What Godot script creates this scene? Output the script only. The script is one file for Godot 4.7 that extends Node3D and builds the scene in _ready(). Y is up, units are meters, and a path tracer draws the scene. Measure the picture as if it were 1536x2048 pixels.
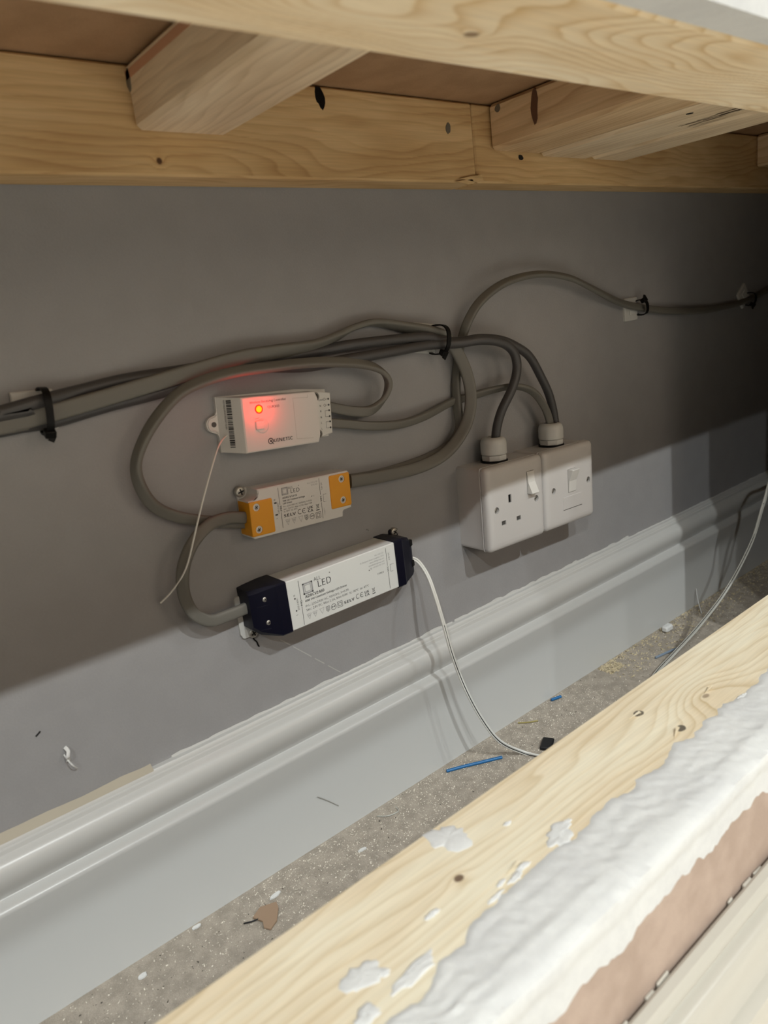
extends Node3D
# A cavity behind a timber-framed opening: metres, y up, the cavity's back wall lies in z = 0, the opening's front in z = 0.356.

const FLOOR_Y := -0.2115
const TOP_Y := 2.39

# ---------------------------------------------------------------- mesh builder
class MB:
	var p := PackedVector3Array()      # triangle soup, counter-clockwise seen from outside
	var xf := Transform3D.IDENTITY
	var crease := 40.0
	func t(a: Vector3, b: Vector3, c: Vector3) -> void:
		p.append(xf * a); p.append(xf * b); p.append(xf * c)
	func q(a: Vector3, b: Vector3, c: Vector3, d: Vector3) -> void:
		t(a, b, c); t(a, c, d)
	func fan_out(pts: Array, centre: Vector3) -> void:     # convex polygon turned away from centre
		var m := Vector3.ZERO
		for v in pts: m += v
		m /= pts.size()
		var n: Vector3 = (pts[1] - pts[0]).cross(pts[2] - pts[0])
		var flip := n.dot(m - centre) < 0.0
		for i in range(1, pts.size() - 1):
			if flip: t(pts[0], pts[i + 1], pts[i])
			else: t(pts[0], pts[i], pts[i + 1])
	func box(lo: Vector3, hi: Vector3, b := 0.0) -> void:   # chamfered box
		var c := (lo + hi) / 2.0
		var h := (hi - lo) / 2.0
		b = minf(b, minf(h.x, minf(h.y, h.z)) * 0.9)
		var e := h - Vector3(b, b, b)
		for ax in 3:
			var a1 := (ax + 1) % 3
			var a2 := (ax + 2) % 3
			for s in [-1.0, 1.0]:
				var f := []
				for k in [[-1, -1], [1, -1], [1, 1], [-1, 1]]:
					var v := Vector3.ZERO
					v[ax] = s * h[ax]; v[a1] = k[0] * e[a1]; v[a2] = k[1] * e[a2]
					f.append(c + v)
				fan_out(f, c)
				if b > 0.0:
					for s2 in [-1.0, 1.0]:
						var g := []
						for w in [-1.0, 1.0]:
							var v1 := Vector3.ZERO
							v1[ax] = s * h[ax]; v1[a1] = s2 * e[a1]; v1[a2] = w * e[a2]
							var v2 := Vector3.ZERO
							v2[ax] = s * e[ax]; v2[a1] = s2 * h[a1]; v2[a2] = w * e[a2]
							if w < 0: g.append(c + v1); g.append(c + v2)
							else: g.append(c + v2); g.append(c + v1)
						fan_out(g, c)
		if b > 0.0:
			for sx in [-1.0, 1.0]:
				for sy in [-1.0, 1.0]:
					for sz in [-1.0, 1.0]:
						fan_out([c + Vector3(sx * h.x, sy * e.y, sz * e.z), c + Vector3(sx * e.x, sy * h.y, sz * e.z), c + Vector3(sx * e.x, sy * e.y, sz * h.z)], c)
	func loft(rings: Array, cap0 := true, cap1 := true) -> void:  # rings counter-clockwise seen from the far end
		for i in rings.size() - 1:
			var r: Array = rings[i]
			var s: Array = rings[i + 1]
			var n := r.size()
			for k in n:
				var l := (k + 1) % n
				q(r[k], r[l], s[l], s[k])
		if cap0: cap(rings[0], true)
		if cap1: cap(rings[-1], false)
	func cap(r: Array, back: bool) -> void:
		var m := Vector3.ZERO
		for v in r: m += v
		m /= r.size()
		for k in r.size():
			var l := (k + 1) % r.size()
			if back: t(m, r[l], r[k])
			else: t(m, r[k], r[l])
	func prism(poly: PackedVector2Array, z0: float, z1: float) -> void:   # any simple polygon, counter-clockwise
		if Geometry2D.is_polygon_clockwise(poly): poly.reverse()
		var n := poly.size()
		for k in n:
			var a := poly[k]
			var b := poly[(k + 1) % n]
			q(Vector3(a.x, a.y, z0), Vector3(b.x, b.y, z0), Vector3(b.x, b.y, z1), Vector3(a.x, a.y, z1))
		var tr := Geometry2D.triangulate_polygon(poly)
		for i in range(0, tr.size(), 3):
			var a := poly[tr[i]]
			var b := poly[tr[i + 1]]
			var c := poly[tr[i + 2]]
			if (b - a).cross(c - a) < 0.0:
				var w := b
				b = c
				c = w
			t(Vector3(a.x, a.y, z1), Vector3(b.x, b.y, z1), Vector3(c.x, c.y, z1))
			t(Vector3(a.x, a.y, z0), Vector3(c.x, c.y, z0), Vector3(b.x, b.y, z0))
	func lathe(prof: Array, seg := 20) -> void:   # [radius, height along +z]; from the bottom up
		var rings := []
		for pr in prof:
			var r := []
			for k in seg:
				var a := TAU * k / seg
				r.append(Vector3(cos(a) * pr[0], sin(a) * pr[0], pr[1]))
			rings.append(r)
		loft(rings)
	func along_x(prof: Array, x0: float, x1: float) -> void:   # closed profile of Vector2(z, y), counter-clockwise with z to the right
		var a := []
		var b := []
		for v in prof:
			a.append(Vector3(x0, v.y, v.x)); b.append(Vector3(x1, v.y, v.x))
		var n := prof.size()
		for k in n:
			var l := (k + 1) % n
			q(a[l], a[k], b[k], b[l])
	func add_mesh(m: Mesh, tr: Transform3D) -> void:
		var f := m.get_faces()
		for i in range(0, f.size(), 3):
			t(tr * f[i], tr * f[i + 2], tr * f[i + 1])
	func done(uv_axis := -1, uv_org := Vector3.ZERO, uv_size := Vector2.ONE) -> ArrayMesh:
		var cosc := cos(deg_to_rad(crease))
		var fn := PackedVector3Array()
		var n_f := p.size() / 3
		fn.resize(n_f)
		var at := {}
		var keys := []
		keys.resize(p.size())
		for i in n_f:
			fn[i] = (p[i * 3 + 1] - p[i * 3]).cross(p[i * 3 + 2] - p[i * 3])
			for k in 3:
				var key := Vector3i((p[i * 3 + k] * 200000.0).round())
				keys[i * 3 + k] = key
				if not at.has(key): at[key] = PackedInt32Array()
				at[key].append(i)
		var vs := PackedVector3Array()
		var ns := PackedVector3Array()
		var us := PackedVector2Array()
		for i in n_f:
			if fn[i].length_squared() < 1e-22: continue
			var me := fn[i].normalized()
			for k in [0, 2, 1]:
				var s := Vector3.ZERO
				for j in at[keys[i * 3 + k]]:
					var o: Vector3 = fn[j]
					if o.length_squared() > 1e-22 and o.normalized().dot(me) >= cosc: s += o
				vs.append(p[i * 3 + k])
				ns.append(s.normalized() if s.length_squared() > 1e-24 else me)
				if uv_axis >= 0:
					var d := p[i * 3 + k] - uv_org
					var others := [(uv_axis + 1) % 3, (uv_axis + 2) % 3]
					var big: int = others[0] if absf(me[others[0]]) > absf(me[others[1]]) else others[1]
					var w: float = d[others[1]] if big == others[0] else d[others[0]] + 0.37 * uv_size.y
					if absf(me[uv_axis]) > 0.8: us.append(Vector2(d[others[0]] * 0.3, d[others[1]]) / uv_size)
					else: us.append(Vector2(d[uv_axis], w) / uv_size)
		var arr := []
		arr.resize(Mesh.ARRAY_MAX)
		arr[Mesh.ARRAY_VERTEX] = vs
		arr[Mesh.ARRAY_NORMAL] = ns
		if uv_axis >= 0: arr[Mesh.ARRAY_TEX_UV] = us
		var m := ArrayMesh.new()
		m.add_surface_from_arrays(Mesh.PRIMITIVE_TRIANGLES, arr)
		return m

# ---------------------------------------------------------------- scene helpers
var used := {}

func numbered(called: String) -> String:
	var n: int = used.get(called, 0)
	used[called] = n + 1
	return called if n == 0 else "%s_%03d" % [called, n]

func put(called: String, shape, m: Material, parent: Node = self) -> MeshInstance3D:
	var o := MeshInstance3D.new()
	o.mesh = shape.done() if shape is MB else shape
	o.material_override = m
	if parent == self: o.name = numbered(called)
	else:
		o.name = called
		var n := 0
		while parent.has_node(NodePath(o.name)):
			n += 1
			o.name = "%s_%03d" % [called, n]
	parent.add_child(o, true)
	return o

func thing(called: String, label: String, category: String, at := Vector3.ZERO, group := "") -> Node3D:
	var o := Node3D.new()
	o.name = numbered(called)
	add_child(o, true)
	o.position = at
	return tag(o, label, category, group)

func tag(o: Node3D, label: String, category: String, group := "") -> Node3D:
	o.set_meta("label", label)
	o.set_meta("category", category)
	if group: o.set_meta("group", group)
	return o

func struct(o: Node3D, label := "") -> Node3D:
	o.set_meta("kind", "structure")
	if label: o.set_meta("label", label)
	return o

func mat(c: Color, rough := 0.5, metal := 0.0, spec := 0.5) -> StandardMaterial3D:
	var m := StandardMaterial3D.new()
	m.albedo_color = c
	m.roughness = rough
	m.metallic = metal
	m.metallic_specular = spec
	return m

func rgb(r: int, g: int, b: int) -> Color:
	return Color8(r, g, b)

func noise(sd: int, f: float, oct := 3) -> FastNoiseLite:
	var n := FastNoiseLite.new()
	n.seed = sd
	n.noise_type = FastNoiseLite.TYPE_SIMPLEX
	n.frequency = f
	n.fractal_octaves = oct
	return n

func tex(im: Image) -> ImageTexture:
	return ImageTexture.create_from_image(im)

# Sawn softwood: growth rings drawn out along the length, late wood as thin darker lines, knots as eyes.
# knots: [u, v, radius_u, radius_v, rings, darkness]
func wood(sd: int, L: float, W: float, w: int, h: int, pale: Color, mid: Color, line: Color, freq: float, sway: float, knots := [], swirl := 1.0) -> StandardMaterial3D:
	var a := noise(sd, 1.0, 2)
	var b := noise(sd + 1, 1.0, 3)
	var im := Image.create_empty(w, h, false, Image.FORMAT_RGB8)
	var lap := w / 8          # the grain is run on past the start and faded in at the end, so that it repeats without a seam
	var early := []
	early.resize(lap)
	for j in h:
		var v := W * j / h
		for i in range(-lap, w):
			var u := L * i / w
			var r := v * freq + sway * a.get_noise_2d(u * 2.2 * swirl, v * 9.0) * 3.0 + 0.35 * a.get_noise_2d(u * 9.0, v * 40.0 + 50.0)
			var dark := 0.0
			var rim := 0.0
			for k in knots:
				var d2 := pow((u - k[0]) / k[2], 2.0) + pow((v - k[1]) / k[3], 2.0)
				if d2 < 60.0:
					r += k[4] * exp(-d2 * 0.16)
					dark = maxf(dark, k[5] * smoothstep(1.3, 0.5, d2))
					rim = maxf(rim, 0.35 * exp(-d2 * 0.25))
			var f := r - floorf(r)
			var late := pow(f, 4.0) * smoothstep(1.0, 0.88, f)
			var fibre := b.get_noise_2d(u * 14.0, v * 1500.0)
			var patch := b.get_noise_2d(u * 5.0 + 90.0, v * 22.0)
			var c := pale.lerp(mid, clampf(0.42 + 0.75 * patch + 0.22 * f + rim, 0.0, 1.0))
			c = c.lerp(line, clampf(late * (0.62 + 0.5 * patch + 2.2 * rim), 0.0, 1.0))
			var s := 1.0 + 0.045 * fibre
			c = Color(c.r * s, c.g * s, c.b * s)
			c = c.lerp(Color(line.r * 0.42, line.g * 0.36, line.b * 0.36), clampf(dark, 0.0, 1.0))
			if i < 0: early[i + lap] = c
			elif i < w - lap: im.set_pixel(i, j, c)
			else: im.set_pixel(i, j, c.lerp(early[i - w + lap], float(i - w + lap) / lap))
	var m := mat(Color.WHITE, 0.62, 0.0, 0.35)
	m.albedo_texture = tex(im)
	return m

func speckled(sd: int, n: int, base: Color, other: Color, freqs: Array, grain: float, relief: float, rough: float) -> StandardMaterial3D:
	var n1 := noise(sd, freqs[0], 4)
	var n2 := noise(sd + 3, freqs[1], 2)
	var rg := RandomNumberGenerator.new()
	rg.seed = sd
	var im := Image.create_empty(n, n, false, Image.FORMAT_RGB8)
	var hm := Image.create_empty(n, n, false, Image.FORMAT_RGB8)
	for j in n:
		for i in n:
			var x := n1.get_noise_2d(i, j)
			var y := n2.get_noise_2d(i, j)
			var c := base.lerp(other, clampf(0.5 + 0.9 * x + 0.4 * y, 0.0, 1.0))
			var g := 1.0 + grain * (rg.randf() - 0.5)
			im.set_pixel(i, j, Color(c.r * g, c.g * g, c.b * g))
			var hh := clampf(0.5 + 0.4 * y + 0.3 * x + 0.15 * (rg.randf() - 0.5), 0.0, 1.0)
			hm.set_pixel(i, j, Color(hh, hh, hh))
	var m := mat(Color.WHITE, rough, 0.0, 0.35)
	m.albedo_texture = tex(im)
	if relief > 0.0:
		m.heightmap_enabled = true
		m.heightmap_texture = tex(hm)
		m.heightmap_scale = relief
	m.uv1_triplanar = true
	m.uv1_world_triplanar = true
	return m

func beam(lo: Vector3, hi: Vector3, axis: int, size: Vector2, org: Vector3, bev := 0.0015) -> ArrayMesh:
	var b := MB.new()
	b.crease = 20.0
	b.box(lo, hi, bev)
	return b.done(axis, org, size)

func spline(pts: Array, sub: int) -> Array:      # Catmull-Rom through [x, y, z, roll]
	var out := []
	var n := pts.size()
	for i in n - 1:
		var p0 = pts[maxi(i - 1, 0)]
		var p1 = pts[i]
		var p2 = pts[i + 1]
		var p3 = pts[mini(i + 2, n - 1)]
		for s in sub + (1 if i == n - 2 else 0):
			var t := float(s) / sub
			var r := []
			for k in 4:
				var a: float = p0[k] if k < p0.size() else 0.0
				var b: float = p1[k] if k < p1.size() else 0.0
				var c: float = p2[k] if k < p2.size() else 0.0
				var d: float = p3[k] if k < p3.size() else 0.0
				r.append(0.5 * (2.0 * b + (c - a) * t + (2.0 * a - 5.0 * b + 4.0 * c - d) * t * t + (3.0 * b - a - 3.0 * c + d) * t * t * t))
			out.append(r)
	return out

# A cable along pts: an oval of w by th whose broad side faces the wall (roll 0) or stands on edge (roll 90).
func cable(pts: Array, w: float, th: float, sub := 8, seg := 14, power := 0.55, parent_mb: MB = null, off := Vector2.ZERO) -> MB:
	var mb := MB.new() if parent_mb == null else parent_mb
	mb.crease = 75.0
	var c := spline(pts, sub)
	var rings := []
	for i in c.size():
		var here := Vector3(c[i][0], c[i][1], c[i][2])
		var u = c[maxi(i - 1, 0)]
		var v = c[mini(i + 1, c.size() - 1)]
		var tg := (Vector3(v[0], v[1], v[2]) - Vector3(u[0], u[1], u[2])).normalized()
		var side := Vector3(0, 0, 1).cross(tg).normalized()
		if side.length() < 0.5: side = Vector3(0, 1, 0)
		var up := tg.cross(side)
		var a := deg_to_rad(c[i][3])
		var s2 := side * cos(a) + up * sin(a)
		var u2 := tg.cross(s2)
		var r := []
		for k in seg:
			var g := TAU * k / seg
			var cx := signf(cos(g)) * pow(absf(cos(g)), power) * w / 2.0 + off.x
			var cy := signf(sin(g)) * pow(absf(sin(g)), power) * th / 2.0 + off.y
			r.append(here + s2 * cx + u2 * cy)
		rings.append(r)
	mb.loft(rings)
	return mb

func rr(w: float, h: float, r: float, z: float, n := 5, c := Vector2.ZERO) -> Array:   # rounded rectangle ring, counter-clockwise
	var out := []
	for q in 4:
		var k := Vector2(w / 2.0 - r, h / 2.0 - r)
		k = Vector2(k.x * (1 if q == 0 or q == 3 else -1), k.y * (1 if q < 2 else -1)) + c
		for i in n + 1:
			var a := PI / 2.0 * (q + float(i) / n)
			out.append(Vector3(k.x + r * cos(a), k.y + r * sin(a), z))
	return out

func rr2(w: float, h: float, r: float, c := Vector2.ZERO, n := 5) -> PackedVector2Array:
	var out := PackedVector2Array()
	for v in rr(w, h, r, 0.0, n, c): out.append(Vector2(v.x, v.y))
	return out

# Close the flat face `outer` at height z, leaving holes [polygon, depth] sunk into it (walls and floors included).
func face_with_holes(mb: MB, outer: PackedVector2Array, z: float, holes: Array) -> void:
	var cuts := [-10.0]
	for h in holes:
		var m := Vector2.ZERO
		for v in h[0]: m += v
		cuts.append((m / h[0].size()).x)
	cuts.append(10.0)
	cuts.sort()
	for i in cuts.size() - 1:
		if cuts[i + 1] - cuts[i] < 1e-7: continue
		var strip := PackedVector2Array([Vector2(cuts[i], -10), Vector2(cuts[i + 1], -10), Vector2(cuts[i + 1], 10), Vector2(cuts[i], 10)])
		var parts: Array = Geometry2D.intersect_polygons(big(outer), big(strip))
		for h in holes:
			var next := []
			for q in parts:
				for r in Geometry2D.clip_polygons(q, big(h[0])):
					if not Geometry2D.is_polygon_clockwise(r): next.append(r)
			parts = next
		for q in parts:
			var tr := Geometry2D.triangulate_polygon(q)
			for k in range(0, tr.size(), 3):
				var t := [q[tr[k]] / 1000.0, q[tr[k + 1]] / 1000.0, q[tr[k + 2]] / 1000.0]
				if (t[1] - t[0]).cross(t[2] - t[0]) < 0.0: t.reverse()
				mb.t(Vector3(t[0].x, t[0].y, z), Vector3(t[1].x, t[1].y, z), Vector3(t[2].x, t[2].y, z))
	for h in holes:
		var p: PackedVector2Array = h[0]
		var d: float = h[1]
		var n := p.size()
		var m := Vector3.ZERO
		for v in p: m += Vector3(v.x, v.y, z - d) / n
		for k in n:
			var a := p[k]
			var b := p[(k + 1) % n]
			mb.q(Vector3(b.x, b.y, z - d), Vector3(a.x, a.y, z - d), Vector3(a.x, a.y, z), Vector3(b.x, b.y, z))
			mb.t(m, Vector3(a.x, a.y, z - d), Vector3(b.x, b.y, z - d))

func big(p: PackedVector2Array) -> PackedVector2Array:
	var out := PackedVector2Array()
	for v in p: out.append(v * 1000.0)
	return out

func flat2(r: Array) -> PackedVector2Array:
	var out := PackedVector2Array()
	for v in r: out.append(Vector2(v.x, v.y))
	return out

func disc2(c: Vector2, r: float, n := 20) -> PackedVector2Array:
	var out := PackedVector2Array()
	for k in n: out.append(c + Vector2(cos(TAU * k / n), sin(TAU * k / n)) * r)
	return out

func rect2(x0: float, y0: float, x1: float, y1: float) -> PackedVector2Array:
	return PackedVector2Array([Vector2(x0, y0), Vector2(x1, y0), Vector2(x1, y1), Vector2(x0, y1)])

# ---------------------------------------------------------------- print
var fonts := {}

func font(bold: bool, mono := false) -> SystemFont:
	var k := "%s%s" % [bold, mono]
	if not fonts.has(k):
		var f := SystemFont.new()
		f.font_names = PackedStringArray(["Droid Sans Mono" if mono else "Droid Sans"])
		f.font_weight = 700 if bold else 400
		fonts[k] = f
	return fonts[k]

func text_mesh(s: String, bold: bool) -> TextMesh:
	var t := TextMesh.new()
	t.text = s
	t.font = font(bold)
	t.font_size = 32
	t.pixel_size = 0.01
	t.depth = 0.0
	t.curve_step = 3.0
	return t

# Lettering in the plane of a face: baseline start (u, v) in mm, cap height h mm, width w mm (0: natural), turned by rot degrees.
func letters(mb: MB, s: String, u: float, v: float, h: float, w := 0.0, bold := false, rot := 0.0) -> void:
	var t := text_mesh(s, bold)
	var ref := text_mesh("H", bold).get_aabb()
	var bb := t.get_aabb()
	var sy := h / ref.size.y
	var sx := sy if w == 0.0 else w / bb.size.x
	var keep := mb.xf
	mb.xf = keep * Transform3D(Basis(Vector3(0, 0, 1), deg_to_rad(rot)), Vector3(u, v, 0) * 0.001)
	var f := t.get_faces()
	for i in range(0, f.size(), 3):
		var tri := []
		for k in 3:
			tri.append(Vector3((f[i + k].x - bb.position.x) * sx, (f[i + k].y - ref.position.y) * sy, 0) * 0.001)
		if (tri[1] - tri[0]).cross(tri[2] - tri[0]).z > 0: mb.t(tri[0], tri[1], tri[2])
		else: mb.t(tri[0], tri[2], tri[1])
	mb.xf = keep

func stroke(mb: MB, pts: Array, w: float, closed := false) -> void:     # printed line, mm
	var n := pts.size()
	for i in (n if closed else n - 1):
		var a: Vector2 = pts[i]
		var b: Vector2 = pts[(i + 1) % n]
		var d := (b - a).normalized() * w / 2.0
		var s := Vector2(-d.y, d.x)
		var e := [a - d - s, b + d - s, b + d + s, a - d + s]
		mb.q(Vector3(e[0].x, e[0].y, 0) * 0.001, Vector3(e[1].x, e[1].y, 0) * 0.001, Vector3(e[2].x, e[2].y, 0) * 0.001, Vector3(e[3].x, e[3].y, 0) * 0.001)

func arc(c: Vector2, r: float, a0: float, a1: float, n := 16) -> Array:
	var out := []
	for i in n + 1:
		var a := deg_to_rad(lerpf(a0, a1, float(i) / n))
		out.append(c + Vector2(cos(a), sin(a)) * r)
	return out

func sq(c: Vector2, s: float) -> Array:
	return [c + Vector2(-s, -s), c + Vector2(s, -s), c + Vector2(s, s), c + Vector2(-s, s)]

func dot(mb: MB, c: Vector2, r: float) -> void:
	var p := arc(c, r, 0, 360, 12)
	for i in 12:
		mb.t(Vector3(c.x, c.y, 0) * 0.001, Vector3(p[i].x, p[i].y, 0) * 0.001, Vector3(p[i + 1].x, p[i + 1].y, 0) * 0.001)

# Approval marks of a driver label, in a row starting at the given places (mm).
func mark_bin(mb: MB, c: Vector2, s: float) -> void:
	stroke(mb, [c + Vector2(-0.8, 1.2) * s, c + Vector2(0.8, 1.2) * s], 0.2 * s)
	stroke(mb, [c + Vector2(-0.65, 1.2) * s, c + Vector2(-0.45, -0.6) * s, c + Vector2(0.45, -0.6) * s, c + Vector2(0.65, 1.2) * s], 0.17 * s)
	stroke(mb, [c + Vector2(-1.0, -0.9) * s, c + Vector2(1.0, 1.6) * s], 0.17 * s)
	stroke(mb, [c + Vector2(1.0, -0.9) * s, c + Vector2(-1.0, 1.6) * s], 0.17 * s)
	stroke(mb, [c + Vector2(-0.9, -1.7) * s, c + Vector2(0.9, -1.7) * s], 0.45 * s)

func mark_shield(mb: MB, c: Vector2, s: float) -> void:
	stroke(mb, [c + Vector2(-1, 1.3) * s, c + Vector2(1, 1.3) * s, c + Vector2(1, -0.6) * s, c + Vector2(0, -1.5) * s, c + Vector2(-1, -0.6) * s], 0.22 * s, true)
	stroke(mb, arc(c + Vector2(0, 0.4) * s, 0.5 * s, 0, 360, 10), 0.18 * s)
	stroke(mb, arc(c + Vector2(0, -0.5) * s, 0.35 * s, 0, 360, 10), 0.18 * s)

func mark_round(mb: MB, c: Vector2, s: float) -> void:
	stroke(mb, arc(c, 1.5 * s, 0, 360, 20), 0.22 * s)
	stroke(mb, arc(c + Vector2(0, -0.6) * s, 0.8 * s, 20, 160, 8), 0.22 * s)
	dot(mb, c + Vector2(-0.75, 0.25) * s, 0.28 * s)
	dot(mb, c + Vector2(0.75, 0.25) * s, 0.28 * s)

func mark_square(mb: MB, c: Vector2, s: float) -> void:
	stroke(mb, sq(c, 1.6 * s), 0.22 * s, true)
	stroke(mb, sq(c, 0.85 * s), 0.22 * s, true)

func mark_vee(mb: MB, c: Vector2, s: float, m: bool) -> void:
	stroke(mb, [c + Vector2(-1.3, 1.3) * s, c + Vector2(0, -1.5) * s, c + Vector2(1.3, 1.3) * s], 0.15 * s, true)
	if m: letters(mb, "M", c.x - 0.6 * s, c.y - 0.1 * s, 1.0 * s, 1.2 * s)

func mark_ce(mb: MB, c: Vector2, s: float) -> void:
	stroke(mb, arc(c, 1.9 * s, 60, 300, 16), 0.42 * s)
	var e := c + Vector2(4.3, 0) * s
	stroke(mb, arc(e, 1.9 * s, 60, 300, 16), 0.42 * s)
	stroke(mb, [e + Vector2(-1.9, 0) * s, e + Vector2(0.3, 0) * s], 0.42 * s)

func logo_block(mb: MB, light: MB, c: Vector2, s: float) -> void:
	stroke(light, sq(c, s), s * 0.3, true)
	stroke(light, sq(c, s * 0.66), s * 0.12, true)

# ---------------------------------------------------------------- the scene
var M := {}

func _ready() -> void:
	view_and_light()
	materials()
	shell()
	timber()
	filler_and_moulding()
	skirting()
	sockets()
	receiver()
	small_driver()
	large_driver()
	cables()
	debris()

func view_and_light() -> void:
	var cam := Camera3D.new()
	cam.name = "camera"
	add_child(cam)
	var at := CameraAttributesPhysical.new()
	at.frustum_focal_length = 25.12
	at.frustum_focus_distance = 0.72
	at.exposure_aperture = 8.5
	at.frustum_near = 0.01
	at.frustum_far = 50.0
	cam.attributes = at
	cam.transform = Transform3D(Basis(Vector3(0.7647049, -0.1172429, 0.6336249), Vector3(0.2514905, 0.9596294, -0.125952), Vector3(-0.5932781, 0.2556668, 0.7633188)), Vector3(-0.5022, 0.2388, 0.5245))
	cam.fov = rad_to_deg(2.0 * atan(1024.0 / 1470.0))
	cam.current = true
	var we := WorldEnvironment.new()
	we.name = "environment"
	var e := Environment.new()
	e.background_mode = Environment.BG_COLOR
	e.background_color = Color(0, 0, 0)
	e.tonemap_mode = Environment.TONE_MAPPER_LINEAR
	e.tonemap_exposure = 0.465
	e.sdfgi_enabled = true
	e.ssao_enabled = true
	e.ssil_enabled = true
	we.environment = e
	add_child(we)
	# ceiling downlights of the room in front of the wall: [x, z, energy]
	for d in [[-0.2, 2.6, 17.0, "middle one of the farther row"], [-1.1, 2.6, 10.0, "left one of the farther row"], [1.9, 2.6, 8.0, "right one of the farther row"], [-2.7, 2.6, 19.0, "far left one of the farther row"], [-0.9, 1.75, 5.5, "middle one of the nearer row"], [0.7, 1.75, 2.8, "right one of the nearer row"], [-2.3, 1.75, 4.0, "left one of the nearer row"]]:
		downlight(Vector3(d[0], TOP_Y, d[1]), d[2], d[3])
	# evening light from two windows in the wall behind the camera: [x, width, energy]
	for w in WINDOWS:
		var al := AreaLight3D.new()
		al.name = "window_light"
		al.position = Vector3(w[0], 1.25, 3.93)
		al.area_size = Vector2(w[1], 1.1)
		al.light_color = Color(1.0, 0.91, 0.81)
		al.light_energy = w[2]
		al.area_range = 12.0
		al.area_attenuation = 2.0
		al.shadow_enabled = true
		add_child(al, true)

const WINDOWS := [[1.75, 1.3, 2.9], [-0.55, 1.0, 2.4]]

func downlight(at: Vector3, energy: float, which: String) -> void:
	var t := thing("downlight", "round white ceiling downlight in the room, " + which, "lamp", at, "ceiling downlights of the room")
	var rim := MB.new()
	rim.xf = Transform3D(Basis(Vector3.RIGHT, PI / 2), Vector3.ZERO)
	rim.lathe([[0.045, 0.0], [0.045, 0.004], [0.042, 0.007], [0.034, 0.007], [0.034, 0.001]], 32)
	put("rim", rim, mat(rgb(235, 235, 232), 0.4), t)
	var g := mat(Color(1, 0.96, 0.9), 0.5)
	g.emission_enabled = true
	g.emission = Color(1, 1, 0.98)
	g.emission_energy_multiplier = 3.0
	var disc := MB.new()
	disc.xf = Transform3D(Basis(Vector3.RIGHT, PI / 2), Vector3.ZERO)
	disc.lathe([[0.033, 0.0], [0.033, 0.003], [0.028, 0.004]], 32)
	put("diffuser", disc, g, t)
	var l := SpotLight3D.new()
	l.name = "lamp_light"
	l.position = Vector3(0, -0.012, 0)
	l.rotation = Vector3(-PI / 2, 0, 0)
	l.light_color = Color(0.98, 1.0, 0.995)
	l.light_energy = energy
	l.light_size = 0.03
	l.spot_angle = 80.0
	l.spot_range = 12.0
	l.spot_attenuation = 2.0
	l.shadow_enabled = true
	t.add_child(l)

func materials() -> void:
	M.white = mat(rgb(210, 208, 204), 0.32)
	M.plate = mat(rgb(194, 191, 189), 0.28)
	M.gland = mat(rgb(192, 192, 189), 0.4)
	M.black = mat(rgb(12, 12, 13), 0.45, 0.0, 0.3)
	M.ink = mat(rgb(52, 52, 54), 0.7)
	M.ink_faint = mat(rgb(150, 150, 152), 0.7)
	M.hole = mat(rgb(70, 68, 66), 0.6)
	M.steel = mat(rgb(178, 175, 168), 0.36, 0.7)
	M.steel_dark = mat(rgb(40, 40, 42), 0.5, 0.6)
	M.torn = mat(rgb(104, 96, 84), 0.6)
	M.yellow = mat(rgb(222, 152, 14), 0.42)
	M.navy = mat(rgb(9, 10, 27), 0.38, 0.0, 0.35)
	M.grey_pvc = mat(rgb(105, 103, 97), 0.5)
	M.dark_pvc = mat(rgb(66, 65, 66), 0.45)
	M.flex = mat(rgb(214, 213, 208), 0.4)
	M.cream = mat(rgb(184, 179, 168), 0.3)
	M.skirt = mat(rgb(193, 193, 191), 0.3)
	M.filler = speckled(31, 512, rgb(213, 213, 211), rgb(205, 205, 204), [0.006, 0.05], 0.03, 0.0, 0.75)
	M.filler.uv1_scale = Vector3(4, 4, 4)
	M.plaster = speckled(41, 512, rgb(178, 158, 144), rgb(166, 146, 132), [0.008, 0.03], 0.03, 0.0, 0.85)
	M.plaster.uv1_scale = Vector3(3, 3, 3)
	M.wall = speckled(11, 512, rgb(150, 149, 150), rgb(147, 146, 147), [0.01, 0.2], 0.012, 0.01, 0.55)
	M.wall.uv1_scale = Vector3(4, 4, 4)
	M.concrete = speckled(21, 1024, rgb(164, 155, 143), rgb(146, 138, 127), [0.010, 0.16], 0.26, 0.02, 0.9)
	M.concrete.uv1_scale = Vector3(5, 5, 5)
	M.board = speckled(51, 512, rgb(166, 134, 102), rgb(154, 123, 92), [0.01, 0.3], 0.05, 0.0, 0.85)
	M.board.uv1_scale = Vector3(4, 4, 4)
	M.room = mat(rgb(100, 99, 97), 0.8)
	M.room_floor = mat(rgb(112, 105, 94), 0.7)
	M.dust_sheet = mat(rgb(240, 232, 219), 0.8)

# ---------------------------------------------------------------- setting
func slab(called: String, lo: Vector3, hi: Vector3, m: Material, label := "") -> MeshInstance3D:
	var b := MB.new()
	b.box(lo, hi)
	var o := put(called, b, m)
	struct(o, label)
	return o

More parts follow.
